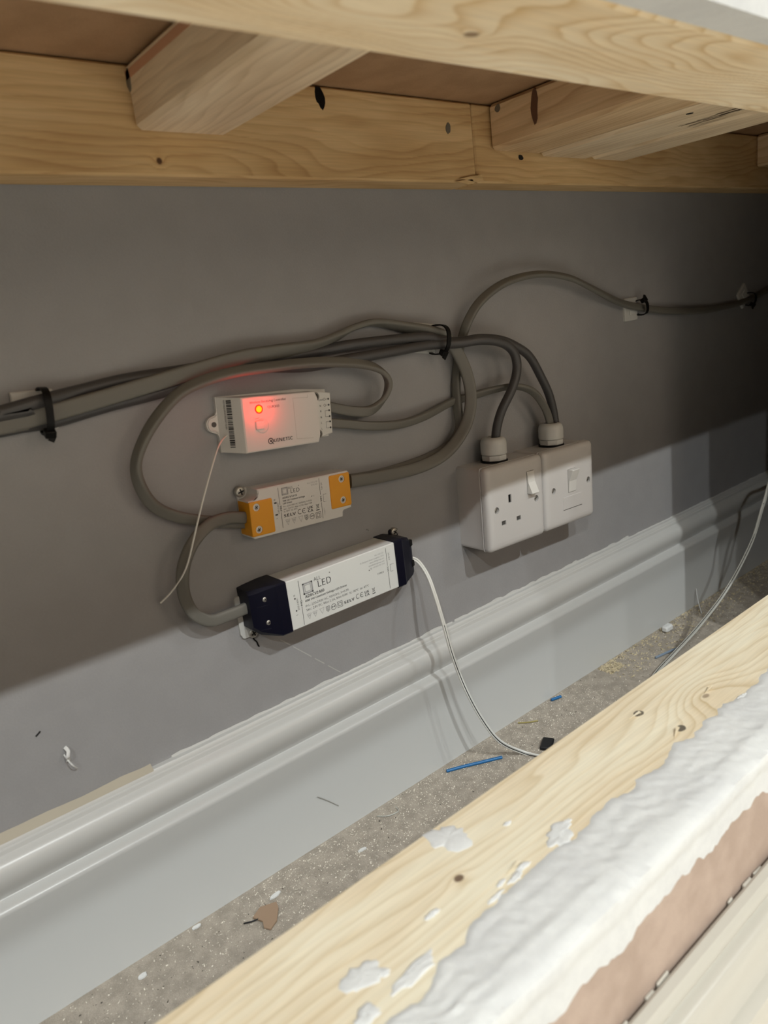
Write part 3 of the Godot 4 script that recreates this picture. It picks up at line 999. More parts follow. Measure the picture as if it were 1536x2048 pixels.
func rocker(t: Node3D, x0: float, x1: float, y0: float, y1: float, f: float, top_out: bool) -> void:
	var b := MB.new()
	var hi := 0.0062
	var za := f + (hi if top_out else 0.0004)
	var zb := f + (0.0004 if top_out else hi)
	var ym := (y0 + y1) / 2.0
	var zm := f + 0.0018
	var prof := [Vector2(y0, f - 0.002), Vector2(y0, zb), Vector2(y0 + 0.0006, zb + 0.0003), Vector2(ym, zm), Vector2(y1 - 0.0006, za + 0.0003), Vector2(y1, za), Vector2(y1, f - 0.002)]
	var r0 := []
	var r1 := []
	for v in prof:
		r0.append(Vector3(x0, v.x, v.y)); r1.append(Vector3(x1, v.x, v.y))
	b.loft([r1, r0])
	b.crease = 15.0
	# orient outwards: the profile runs clockwise seen from +x
	put("rocker", b, M.white, t)

func gland(t: Node3D, at: Vector3) -> void:
	var up := Transform3D(Basis(Vector3(1, 0, 0), Vector3(0, 0, -1), Vector3(0, 1, 0)), at)
	var w := MB.new()
	w.xf = up
	w.lathe([[0.0135, -0.001], [0.0138, 0.0], [0.0138, 0.0012], [0.0132, 0.0017]], 32)
	put("rubber_washer", w, M.black, t)
	var hexes := MB.new()
	hexes.xf = up
	hexes.crease = 30.0
	var hr := []
	for lv in [[0.0126, 0.0014], [0.0130, 0.0020], [0.0130, 0.0066], [0.0124, 0.0071]]:
		var r := []
		for k in 8: r.append(Vector3(cos(TAU * (k + 0.5) / 8) * lv[0], sin(TAU * (k + 0.5) / 8) * lv[0], lv[1]))
		hr.append(r)
	hexes.loft(hr)
	put("gland_body", hexes, M.gland, t)
	var nut := MB.new()
	nut.xf = up
	nut.crease = 30.0
	var nr := []
	for lv in [[0.0112, 0.0070, 1.0], [0.0134, 0.0078, 1.0], [0.0136, 0.0090, 1.0], [0.0136, 0.0170, 1.0], [0.0133, 0.0195, 0.4], [0.0124, 0.0220, 0.0], [0.0108, 0.0238, 0.0], [0.0086, 0.0246, 0.0], [0.0070, 0.0246, 0.0], [0.0066, 0.0236, 0.0]]:
		var r := []
		for k in 24:
			var g := TAU * k / 24
			var flat := cos(PI / 8) / cos(fposmod(g + PI / 8, PI / 4) - PI / 8)
			r.append(Vector3(cos(g), sin(g), 0) * lv[0] * lerpf(1.0, minf(flat * 1.04, 1.04), lv[2]) + Vector3(0, 0, lv[1]))
		nr.append(r)
	nut.loft(nr)
	put("dome_nut", nut, M.gland, t)

# ---------------------------------------------------------------- wireless receiver with the red light
func receiver() -> void:
	var t := thing("wireless_receiver", "white wireless receiver box with a glowing red light and a mounting ear", "receiver", Vector3(-0.2365, 0.1498, 0))
	t.basis = Basis(Vector3(0, 0, 1), deg_to_rad(-3.5))
	var W := 0.022
	# mounting base with ears
	var base := PackedVector2Array()
	for v in [[-12.3, 1.4], [89.5, 1.4], [89.5, 41], [60, 43.6], [-12.5, 44.2], [-12.6, 33], [-14.0, 30.5]]: base.append(Vector2(v[0], v[1]) * 0.001)
	for v in arc(Vector2(-15.8, 23.5), 6.2, 110, 250, 12): base.append(v * 0.001)
	base.append(Vector2(-13.6, 16.0) * 0.001); base.append(Vector2(-12.4, 13.5) * 0.001)
	var bm := MB.new()
	bm.prism(base, 0.0, 0.0035)
	put("base_plate", bm, M.white, t)
	var er := MB.new()
	er.crease = 60
	cable([[-0.0128, 0.0305, 0.0035], [-0.0148, 0.0288, 0.0035], [-0.0190, 0.0275, 0.0035], [-0.0206, 0.0235, 0.0035], [-0.0190, 0.0195, 0.0035], [-0.0148, 0.0182, 0.0035], [-0.0128, 0.0165, 0.0035]], 0.0012, 0.0016, 5, 8, 0.7, er)
	put("ear_rim", er, M.white, t)
	var hc := MB.new()
	hc.lathe([[0.0021, 0.0], [0.0021, 0.0006]], 14)
	hc.xf = Transform3D.IDENTITY
	var hcm := put("ear_hole", hc, M.hole, t)
	hcm.position = Vector3(-0.0158, 0.0235, 0.0031)
	# housing: sloping left end, raised middle
	var h := MB.new()
	h.crease = 25.0
	var lo := []
	var hi := []
	for v in [[-12.2, 1.6, 3.5], [70.5, 1.6, 3.5], [74.5, 6.5, 3.5], [74.5, 36.5, 3.5], [70.5, 41.2, 3.5], [-12.2, 43.8, 3.5]]: lo.append(Vector3(v[0], v[1], v[2]) * 0.001)
	var ed := []
	for v in [[-0.5, 0.2, 21.4], [66.8, 0.0, 21.4], [71.0, 5.0, 17.5], [71.0, 36.6, 17.5], [67.0, 41.3, 21.4], [-0.5, 42.6, 21.4]]: ed.append(Vector3(v[0], v[1], v[2]) * 0.001)
	for v in [[0.6, 0.9, 22], [66.0, 0.8, 22], [68.6, 6.0, 22.0], [68.6, 35.8, 22.0], [66.2, 40.6, 22], [0.6, 41.8, 22]]: hi.append(Vector3(v[0], v[1], v[2]) * 0.001)
	h.loft([lo, ed, hi])
	put("housing", h, M.white, t)
	# terminal cover, lower, tapering to the right
	var c := MB.new()
	c.crease = 25.0
	var r0 := []
	var r1 := []
	var r2 := []
	for v in [[67, 2.0], [78, 2.6], [88.3, 4.6], [88.9, 38.2], [78, 40.2], [67, 40.6]]:
		r0.append(Vector3(v[0], v[1], 3.4) * 0.001)
		r1.append(Vector3(v[0], v[1], 11.4) * 0.001)
		r2.append(Vector3(lerpf(v[0], 78, 0.04), lerpf(v[1], 21, 0.04), 12.0) * 0.001)
	c.loft([r0, r1, r2])
	put("terminal_cover", c, M.white, t)
	for y in [5.6, 36.4]:
		var rc := MB.new()
		rc.xf = Transform3D(Basis(), Vector3(0.0725, y * 0.001, 0.0119))
		rc.lathe([[0.0036, 0.0], [0.0036, 0.0024], [0.0026, 0.0024], [0.0024, 0.0008]], 18)
		put("screw_recess", rc, mat(rgb(120, 116, 110), 0.6), t)
		screw(t, Vector3(0.0725, y * 0.001, 0.0132), 0.0021, "cover_screw")
	# button with its round setting
	var dm := MB.new()
	dm.xf = Transform3D(Basis(), Vector3(0.0155, 0.0196, W - 0.0002))
	dm.crease = 60
	dm.lathe([[0.0058, 0.0], [0.0056, 0.0004], [0.0048, 0.0007], [0.0001, 0.0008]], 28)
	put("button_setting", dm, M.white, t)
	var bt := MB.new()
	bt.box(Vector3(0.0095, 0.0170, W - 0.001), Vector3(0.0168, 0.0240, W + 0.0014), 0.0005)
	put("button", bt, M.white, t)
	# lines of the label panel
	var pn := MB.new()
	pn.xf = Transform3D(Basis(), Vector3(0, 0, W + 0.0001))
	stroke(pn, [Vector2(59.4, 39.1), Vector2(59.4, 37.2), Vector2(45.4, 37.9), Vector2(45.7, 5.5), Vector2(61.7, 4.2)], 0.3)
	put("panel_edge", pn, mat(rgb(178, 175, 168), 0.6), t)
	# the light
	var glow := mat(rgb(255, 120, 0), 0.4)
	glow.emission_enabled = true
	glow.emission = Color(1.0, 0.5, 0.0)
	glow.emission_energy_multiplier = 6.0
	var led := MB.new()
	led.crease = 60
	led.xf = Transform3D(Basis(), Vector3(0.0140, 0.0326, W - 0.0003))
	led.lathe([[0.0025, 0.0], [0.0025, 0.0006], [0.0020, 0.0010], [0.0001, 0.0012]], 20)
	put("light_lens", led, glow, t)
	var ring := mat(rgb(255, 30, 10), 0.4)
	ring.emission_enabled = true
	ring.emission = Color(1.0, 0.03, 0.01)
	ring.emission_energy_multiplier = 4.0
	var rg := MB.new()
	rg.crease = 60
	rg.xf = Transform3D(Basis(), Vector3(0.0140, 0.0326, W - 0.0003))
	rg.lathe([[0.0035, 0.0], [0.0035, 0.0004], [0.0031, 0.0006], [0.0024, 0.0006]], 24)
	put("light_surround", rg, ring, t)
	var l := OmniLight3D.new()
	l.name = "red_light"
	l.position = Vector3(0.0140, 0.0326, W + 0.0055)
	l.light_color = Color(1.0, 0.07, 0.05)
	l.light_energy = 0.0019
	l.light_size = 0.003
	l.omni_range = 3.0
	l.omni_attenuation = 2.0
	l.shadow_enabled = true
	t.add_child(l)
	# print
	var k := MB.new()
	k.xf = Transform3D(Basis(), Vector3(0, 0, W + 0.0001))
	letters(k, "Wireless Receiving Controller", 6.5, 37.2, 1.75, 32.6)
	letters(k, "QUR303", 21.9, 32.5, 1.8, 10.4)
	letters(k, "UINETIC", 24.4, 5.6, 2.6, 17.4, true)
	stroke(k, arc(Vector2(21.6, 6.9), 2.1, -35, 300, 20), 0.62)
	dot(k, Vector2(21.7, 6.9), 0.85)
	stroke(k, [Vector2(21.9, 6.6), Vector2(23.9, 4.4)], 0.55)
	stroke(k, [Vector2(9.6, 25.4), Vector2(13.2, 25.9)], 0.25)
	put("lettering", k, M.ink, t)
	var k2 := MB.new()
	k2.xf = Transform3D(Basis(), Vector3(0, 0, 0.0121))
	var names := ["Lout", "N", "N", "N", "L", "L"]
	var ys := [33.3, 28.3, 23.8, 18.8, 14.4, 9.3]
	for i in 6:
		letters(k2, names[i], 77.2 if i > 0 else 76.6, ys[i] - 0.9, 1.7, 4.4 if i == 0 else 0.0)
		dot(k2, Vector2(86.4, ys[i]), 0.85)
		if i < 2:
			stroke(k2, arc(Vector2(82.3, ys[i]), 0.95, 0, 360, 14), 0.25)
			stroke(k2, [Vector2(83.3, ys[i]), Vector2(85.6, ys[i])], 0.25)
	for i in [2, 4]:
		stroke(k2, [Vector2(86.4, ys[i]), Vector2(82.2, ys[i]), Vector2(82.2, ys[i + 1]), Vector2(86.4, ys[i + 1])], 0.25)
	put("terminal_lettering", k2, M.ink, t)
	# bar code on the sloping end, in the plane of that face
	var bc := MB.new()
	var down := Vector3(-0.0004, -0.0416, 0.0).normalized()
	var across := Vector3(-0.0117, 0.0, -0.0179).normalized()
	var nrm := across.cross(down).normalized()
	if nrm.x > 0: nrm = -nrm
	var o := Vector3(-0.0005, 0.0413, 0.0214) + across * 0.0082 + nrm * 0.00015
	var rg2 := RandomNumberGenerator.new()
	rg2.seed = 9
	var d := 0.0
	while d < 0.036:
		var wd := 0.0003 + 0.0009 * rg2.randf()
		var e := [o + down * d, o + down * (d + wd), o + down * (d + wd) + across * 0.0044, o + down * d + across * 0.0044]
		bc.fan_out(e, o - nrm)
		d += wd + 0.0003 + 0.0006 * rg2.randf()
	put("bar_code", bc, M.ink, t)
	var bc2 := MB.new()
	bc2.xf = Transform3D(Basis(down, across if down.cross(across).dot(nrm) > 0 else -across, nrm), o + across * 0.0068)
	letters(bc2, "6210QUR30300417285", 0.0, 0.0, 1.4, 22.0)
	put("bar_code_digits", bc2, M.ink, t)

# ---------------------------------------------------------------- LED drivers
func small_driver() -> void:
	var t := thing("small_led_driver", "small white driver with orange-yellow ends and printed label, between receiver and large driver", "driver", Vector3(-0.2429, 0.0818, 0))
	t.basis = Basis(Vector3(0, 0, 1), deg_to_rad(-2.75))
	var base := MB.new()
	base.prism(rr2(0.0976, 0.0388, 0.0035, Vector2(0.049, 0.0192)), 0.0, 0.0022)
	put("base_plate", base, M.white, t)
	var outline := PackedVector2Array()
	for v in [[0.0, 1.6], [2.2, 0.0], [88.0, 0.0], [88.4, 1.0], [88.6, 4.0], [90.0, 5.6], [98.0, 6.4], [98.2, 37.2], [97.0, 38.6]]: outline.append(Vector2(v[0], v[1]) * 0.001)
	outline.append(Vector2(9.6, 38.7) * 0.001)
	for v in arc(Vector2(3.2, 36.6), 5.8, 20, -80, 8): outline.append(v * 0.001)
	outline.append(Vector2(0.0, 30.6) * 0.001)
	var body := MB.new()
	body.crease = 30.0
	body.prism(outline, 0.0022, 0.0192)
	var inset := Geometry2D.offset_polygon(outline, -0.0006)
	body.prism(inset[0], 0.0192, 0.0198)
	put("housing", body, M.white, t)
	var spots := [[6.1, 25.0], [6.2, 6.9], [89.9, 32.6], [89.8, 14.3]]
	for s in [[-0.35, 21.0, 1.7, 30.0, 0], [77.0, 98.55, 8.3, 37.4, 2]]:
		var c := MB.new()
		var rings := []
		var cx := Vector2(s[0] + s[1], s[2] + s[3]) * 0.0005
		var w: float = (s[1] - s[0]) * 0.001
		var hh: float = (s[3] - s[2]) * 0.001
		for lv in [[0.0, 0.0026], [0.0, 0.0196], [0.0004, 0.0203], [0.0012, 0.0205]]: rings.append(rr(w - 2 * lv[0], hh - 2 * lv[0], 0.0014, lv[1], 4, cx))
		c.loft(rings, true, false)
		var a: Array = spots[s[4]]
		var b: Array = spots[s[4] + 1]
		face_with_holes(c, flat2(rings[-1]), 0.0205, [[disc2(Vector2(a[0], a[1]) * 0.001, 0.0031), 0.0022], [disc2(Vector2(b[0], b[1]) * 0.001, 0.0031), 0.0022]])
		c.crease = 30.0
		put("end_cap", c, M.yellow, t)
		for g in [a, b]: screw(t, Vector3(g[0] * 0.001, g[1] * 0.001, 0.0192), 0.0024, "cap_screw", true, 0.3 + 0.01 * g[1])
	screw(t, Vector3(0.0022, 0.0366, 0.0040), 0.0044, "mounting_screw", true, 0.25)
	screw(t, Vector3(0.0945, 0.0022, 0.0034), 0.0042, "mounting_screw", true, 0.9)
	var k := MB.new()
	var g := MB.new()
	var plane := Transform3D(Basis(), Vector3(0, 0, 0.0199))
	k.xf = plane
	g.xf = plane
	stroke(k, [Vector2(27.3, 36.6), Vector2(27.6, 22.9)], 0.35)
	stroke(k, [Vector2(27.9, 16.4), Vector2(28.1, 3.6)], 0.35)
	letters(k, "PRI", 29.0, 17.3, 1.5, 4.5, true, 90)
	stroke(k, [Vector2(67.2, 37.0), Vector2(67.3, 23.4)], 0.35)
	stroke(k, [Vector2(67.5, 16.6), Vector2(67.5, 3.0)], 0.35)
	letters(k, "SEC", 68.1, 17.4, 1.4, 5.2, true, 90)
	letters(k, "220-240V~", 26.4, 15.6, 1.35, 9.9, false, 90)
	letters(k, "12V DC", 69.9, 27.2, 1.4, 6.2, false, 90)
	letters(k, "N", 23.9, 27.0, 1.5, 0.0, false, 90)
	letters(k, "L", 24.1, 12.0, 1.5, 0.0, false, 90)
	stroke(k, [Vector2(23.0, 24.9), Vector2(24.2, 24.9)], 1.2)
	stroke(k, [Vector2(23.0, 15.2), Vector2(24.2, 15.2)], 1.2)
	stroke(k, [Vector2(72.0, 22.9), Vector2(69.9, 22.9), Vector2(69.9, 16.7), Vector2(71.6, 16.7)], 0.25)
	letters(k, "+", 72.3, 22.3, 1.4)
	letters(k, "-", 72.3, 16.2, 1.4)
	letters(g, "1198817", 70.4, 4.9, 1.1, 6.4, false, 90)
	logo_block(k, g, Vector2(33.4, 32.8), 2.7)
	letters(k, "ALL", 36.8, 33.8, 1.9, 4.6)
	letters(k, "LED", 38.9, 30.1, 3.2, 8.4)
	dot(k, Vector2(46.9, 35.0), 0.35)
	letters(k, "ADRCV1215", 30.5, 26.8, 1.4, 13.9, true)
	letters(k, "15W 12V Constant Voltage", 30.5, 24.4, 1.25, 21.3, true)
	letters(k, "LED Driver", 30.5, 22.3, 1.25, 8.7, true)
	letters(k, "Pri.: 220-240V AC, 50/60Hz, λ=0.95", 30.5, 19.9, 1.15, 27.6)
	letters(k, "Sec.: 12V DC, Max 1.25A, Max 15W", 30.5, 17.7, 1.15, 27.6)
	letters(k, "tc: 80°C  ta: 45°C", 30.5, 15.8, 1.15, 13.2)
	letters(k, "SELV", 30.2, 11.6, 2.4, 11.3, true)
	mark_ce(k, Vector2(45.6, 13.2), 1.0)
	letters(k, "UK", 53.4, 13.6, 2.2, 5.2, true)
	letters(k, "CA", 53.4, 10.9, 2.2, 5.2, true)
	mark_bin(k, Vector2(63.3, 13.6), 1.5)
	mark_vee(g, Vector2(33.3, 7.2), 1.6, true)
	mark_vee(g, Vector2(39.1, 7.2), 1.6, true)
	mark_vee(g, Vector2(45.8, 7.2), 1.6, false)
	mark_shield(k, Vector2(51.3, 7.2), 1.5)
	mark_round(k, Vector2(56.9, 6.9), 1.5)
	mark_square(k, Vector2(63.3, 6.7), 1.5)
	letters(g, "ALL LED LTD", 55.2, 34.5, 1.2, 10.2)
	letters(g, "IG10 3QT", 59.0, 32.4, 1.2, 6.4)
	dot(k, Vector2(58.4, 23.7), 0.4)
	letters(g, "Tc", 59.4, 23.0, 1.4)
	put("lettering", k, M.ink, t)
	put("faint_lettering", g, M.ink_faint, t)

func driver_cap(right: bool) -> MB:
	# tapered end cap: front outline shrinks and falls back towards the end
	var c := MB.new()
	c.crease = 22.0
	var rings := []
	for a in [[0.0, -0.8, 43.8, 29.8, 0.0], [9.0, -0.8, 43.8, 29.6, 0.0], [12.0, -0.4, 43.6, 27.6, 1.0], [24.0, 3.6, 42.6, 22.5, 3.5], [29.0, 8.5, 41.8, 18.5, 4.0]]:
		var x: float = a[0] * 0.001
		var lo: float = a[1] * 0.001
		var hi: float = a[2] * 0.001
		var w: float = a[3] * 0.001
		var ch: float = (1.2 + a[4] * 0.5) * 0.001
		rings.append([Vector3(-x, lo, 0.0), Vector3(-x, hi, 0.0), Vector3(-x, hi, w - ch), Vector3(-x, hi - ch, w), Vector3(-x, lo + ch, w), Vector3(-x, lo, w - ch)])
	if right:
		for r in rings:
			for i in r.size(): r[i] = Vector3(0.1155 - r[i].x, 43.0 * 0.001 - r[i].y, r[i].z)
			r.reverse()
		for r in rings: r.reverse()
		c.loft(rings)
	else: c.loft(rings)
	return c

func large_driver() -> void:
	var t := thing("large_led_driver", "large silver-white driver with dark navy ends and printed label, lowest on the wall", "driver", Vector3(-0.2260, -0.0007, 0))
	t.basis = Basis(Vector3(0, 0, 1), deg_to_rad(0.1))
	var b := MB.new()
	b.crease = 25.0
	b.box(Vector3(-0.004, 0, 0.0005), Vector3(0.1195, 0.043, 0.029), 0.0007)
	put("housing", b, mat(rgb(211, 212, 209), 0.36, 0.0), t)
	var bp := MB.new()
	bp.prism(rr2(0.026, 0.012, 0.003, Vector2(-0.0195, 0.0035)), 0.0, 0.002)
	bp.prism(rr2(0.007, 0.034, 0.002, Vector2(-0.030, 0.0175)), 0.0, 0.0021)
	put("mounting_foot", bp, M.gland, t)
	var bp2 := MB.new()
	bp2.prism(rr2(0.010, 0.008, 0.002, Vector2(0.1385, 0.0415)), 0.0, 0.002)
	put("mounting_foot", bp2, M.navy, t)
	put("end_cap", driver_cap(false), M.navy, t)
	put("end_cap", driver_cap(true), M.navy, t)
	screw(t, Vector3(-0.0180, 0.0335, 0.0247), 0.0022, "cap_screw", true, 0.6)
	screw(t, Vector3(-0.0180, 0.0135, 0.0247), 0.0022, "cap_screw", true, 0.2)
	screw(t, Vector3(-0.0225, 0.0000, 0.0026), 0.0042, "mounting_screw", true, 0.4)
	screw(t, Vector3(0.1388, 0.0425, 0.0026), 0.0040, "mounting_screw", true, 0.8)
	for y in [0.0335, 0.0135]:
		var sl := MB.new()
		sl.xf = Transform3D(Basis(Vector3(0, 1, 0), 0.40), Vector3(0.1415, y, 0.0208))
		sl.box(Vector3(-0.0025, -0.003, -0.002), Vector3(0.0025, 0.003, 0.0012), 0.0005)
		put("terminal_slot", sl, M.black, t)
	for y in [0.028, 0.008]:
		var nt := MB.new()
		nt.xf = Transform3D(Basis(Vector3(0, 1, 0), -0.40), Vector3(-0.0195, y, 0.0238))
		nt.box(Vector3(-0.005, -0.0004, -0.001), Vector3(0.003, 0.0004, 0.0008), 0.0002)
		put("moulded_line", nt, M.navy, t)
	var k := MB.new()
	var g := MB.new()
	var plane := Transform3D(Basis(), Vector3(0, 0, 0.0291))
	k.xf = plane
	g.xf = plane
	stroke(k, [Vector2(12.0, 40.2), Vector2(12.0, 23.6)], 0.4)
	stroke(k, [Vector2(11.9, 17.9), Vector2(11.7, 1.7)], 0.4)
	letters(k, "PRI", 12.8, 18.5, 1.6, 4.6, true, 90)
	stroke(k, [Vector2(105.5, 40.6), Vector2(105.5, 24.4)], 0.4)
	stroke(k, [Vector2(105.5, 18.0), Vector2(105.5, 2.4)], 0.4)
	letters(k, "SEC", 106.2, 18.6, 1.4, 5.0, true, 90)
	letters(k, "220-240V~", 9.3, 15.6, 1.5, 11.0, false, 90)
	letters(k, "24V DC", 108.9, 28.7, 1.5, 7.2, false, 90)
	letters(k, "N", 7.2, 28.6, 1.7, 0.0, false, 90)
	letters(k, "L", 7.0, 12.0, 1.7, 0.0, false, 90)
	dot(k, Vector2(6.5, 26.4), 0.75)
	dot(k, Vector2(6.3, 15.9), 0.75)
	stroke(k, [Vector2(111.2, 24.2), Vector2(108.4, 24.2), Vector2(108.4, 17.7), Vector2(110.9, 17.7)], 0.3)
	letters(k, "+", 111.6, 23.5, 1.5)
	letters(k, "-", 111.6, 17.2, 1.5)
	logo_block(k, g, Vector2(20.2, 31.6), 4.3)
	letters(k, "ALL", 26.8, 35.1, 3.1, 7.2)
	letters(k, "LED", 30.3, 28.8, 5.6, 13.4)
	dot(k, Vector2(43.3, 37.8), 0.5)
	letters(k, "ADRCV2460", 16.3, 23.4, 2.5, 19.4, true)
	letters(k, "60W 24V Constant Voltage LED Driver", 15.9, 20.2, 1.7, 43.0, true)
	letters(k, "Pri.: 220-240V AC, 50/60Hz, λ=0.95", 15.6, 15.7, 1.9, 44.6)
	letters(k, "Sec.: 24V DC, Max 2.5A, Max 60W   tc: 90°C  ta: 45°C", 15.6, 12.2, 1.9, 66.7)
	mark_vee(g, Vector2(17.6, 7.2), 1.7, true)
	mark_vee(g, Vector2(23.5, 7.2), 1.7, true)
	mark_vee(g, Vector2(30.6, 7.4), 1.7, false)
	mark_shield(k, Vector2(36.6, 7.0), 1.7)
	mark_round(k, Vector2(42.6, 6.7), 1.7)
	mark_square(k, Vector2(49.3, 6.8), 1.6)
	letters(k, "SELV", 53.8, 5.1, 2.5, 11.2, true)
	mark_ce(k, Vector2(69.0, 7.2), 1.05)
	letters(k, "UK", 76.6, 6.9, 2.2, 5.0, true)
	letters(k, "CA", 76.6, 4.2, 2.2, 5.0, true)
	mark_bin(k, Vector2(86.6, 6.7), 1.55)
	var ad := ["ALL LED LTD", "46 Benjamin Road, Loughton, IG10", "www.allledgroup.com", "sales@allledgroup.com", "Tel: +44 (0)20 391 1910"]
	var ws := [10.2, 27.0, 16.6, 18.0, 16.8]
	for i in 5: letters(g, ad[i], 102.6 - ws[i], 36.9 - i * 2.55, 1.3, ws[i])
	dot(k, Vector2(84.6, 26.3), 0.5)
	letters(g, "Tc", 85.7, 25.8, 1.6)
	letters(k, "1198824", 92.7, 19.2, 1.5, 7.9)
	put("lettering", k, M.ink, t)
	put("faint_lettering", g, M.ink_faint, t)

# ---------------------------------------------------------------- cables, ties and mounts
func cables() -> void:
	var flat := "grey flat cables on the wall"
	var dark := "dark round cables on the wall"
	tag(put("flat_cable", cable([[-1.35, 0.19, 0.009, 0], [-0.8, 0.196, 0.01, 0], [-0.4159, 0.2007, 0.0100, 0], [-0.3986, 0.2010, 0.0100, 0], [-0.3742, 0.2028, 0.0110, 0], [-0.3389, 0.2068, 0.0120, 0], [-0.2937, 0.2126, 0.0130, 0], [-0.2688, 0.2159, 0.0130, 0], [-0.2240, 0.2211, 0.0120, 10], [-0.1876, 0.2217, 0.0100, 20], [-0.1528, 0.2220, 0.0080, 40], [-0.1271, 0.2270, 0.0070, 60], [-0.1073, 0.2325, 0.0060, 80], [-0.0830, 0.2343, 0.0060, 80], [-0.0468, 0.2264, 0.0070, 60], [-0.0230, 0.2197, 0.0100, 40], [-0.0034, 0.2111, 0.0120, 30], [0.0097, 0.1873, 0.0160, 30], [0.0149, 0.1626, 0.0180, 35], [0.0112, 0.1414, 0.0190, 40], [0.0011, 0.1225, 0.0170, 50], [-0.0208, 0.1055, 0.0140, 40], [-0.0534, 0.0986, 0.0120, 20], [-0.1006, 0.1002, 0.0120, 0], [-0.1364, 0.1034, 0.0110, 0]], 0.0118, 0.0056), M.grey_pvc), "wide grey flat cable from the far left mount over the bundle to the small driver", "cable", flat)
	tag(put("flat_cable", cable([[1.45, 0.20, 0.006, 0], [1.05, 0.21, 0.006, 30], [0.7335, 0.2161, 0.0060, 60], [0.6760, 0.2090, 0.0060, 60], [0.6033, 0.1987, 0.0060, 60], [0.5423, 0.1960, 0.0070, 50], [0.4719, 0.1965, 0.0080, 30], [0.3852, 0.2040, 0.0080, 20], [0.3182, 0.2145, 0.0080, 20], [0.2806, 0.2232, 0.0090, 30], [0.2302, 0.2392, 0.0140, 40], [0.1819, 0.2547, 0.0170, 50], [0.1297, 0.2616, 0.0190, 60], [0.0779, 0.2573, 0.0200, 60], [0.0424, 0.2436, 0.0180, 60], [0.0249, 0.2258, 0.0140, 60], [0.0192, 0.2055, 0.0070, 70], [0.0136, 0.1847, 0.0050, 80], [0.0078, 0.1637, 0.0060, 80], [0.0068, 0.1369, 0.0070, 70], [0.0048, 0.1214, 0.0070, 60], [-0.0111, 0.1089, 0.0060, 60], [-0.0473, 0.1027, 0.0060, 50], [-0.0962, 0.1016, 0.0070, 30], [-0.1339, 0.1048, 0.0080, 10]], 0.0088, 0.0052), M.grey_pvc), "grey flat cable in a tall arch above the sockets, running off to the right edge", "cable", flat)
	tag(put("flat_cable", cable([[-0.1443, 0.1701, 0.0060, 0], [-0.1251, 0.1635, 0.0090, 0], [-0.1064, 0.1608, 0.0130, 20], [-0.0916, 0.1690, 0.0160, 60], [-0.0860, 0.1822, 0.0180, 80], [-0.0929, 0.1936, 0.0180, 60], [-0.1122, 0.2018, 0.0180, 40], [-0.1442, 0.2076, 0.0190, 40], [-0.1761, 0.2105, 0.0200, 50], [-0.2044, 0.2114, 0.0210, 50], [-0.2354, 0.2119, 0.0220, 50], [-0.2627, 0.2088, 0.0220, 50], [-0.2830, 0.2022, 0.0210, 60], [-0.3013, 0.1881, 0.0190, 60], [-0.3145, 0.1720, 0.0170, 70], [-0.3209, 0.1570, 0.0150, 70], [-0.3192, 0.1401, 0.0130, 50], [-0.3107, 0.1245, 0.0100, 30], [-0.2938, 0.1123, 0.0070, 10], [-0.2696, 0.1021, 0.0060, 0], [-0.2418, 0.0935, 0.0070, 0]], 0.0092, 0.0052), M.grey_pvc), "grey flat cable looping from the receiver round its left side to the small driver", "cable", flat)
	tag(put("flat_cable", cable([[-0.1456, 0.1566, 0.0060, 0], [-0.1304, 0.1530, 0.0080, 0], [-0.1042, 0.1466, 0.0110, 10], [-0.0724, 0.1425, 0.0110, 20], [-0.0400, 0.1442, 0.0100, 20], [0.0033, 0.1508, 0.0040, 20], [0.0281, 0.1517, 0.0040, 20], [0.0549, 0.1541, 0.0100, 40], [0.0779, 0.1542, 0.0200, 60], [0.1010, 0.1455, 0.0230, 60], [0.1181, 0.1275, 0.0230, 40], [0.1295, 0.1093, 0.0200, 20], [0.1332, 0.0943, 0.0180, 0]], 0.0082, 0.0048), M.grey_pvc), "grey flat cable sagging from the receiver across to the right gland", "cable", flat)
	tag(put("flat_cable", cable([[-0.2427, 0.0990, 0.0120, 0], [-0.2584, 0.1031, 0.0140, 0], [-0.2750, 0.1028, 0.0170, 10], [-0.2903, 0.0953, 0.0200, 30], [-0.3009, 0.0830, 0.0210, 50], [-0.3061, 0.0689, 0.0210, 40], [-0.3060, 0.0532, 0.0190, 20], [-0.3006, 0.0386, 0.0170, 0], [-0.2882, 0.0279, 0.0140, 0], [-0.2723, 0.0259, 0.0120, 0], [-0.2508, 0.0255, 0.0100, 0]], 0.0096, 0.0054), M.grey_pvc), "grey flat cable curling down from the small driver to the large driver", "cable", flat)
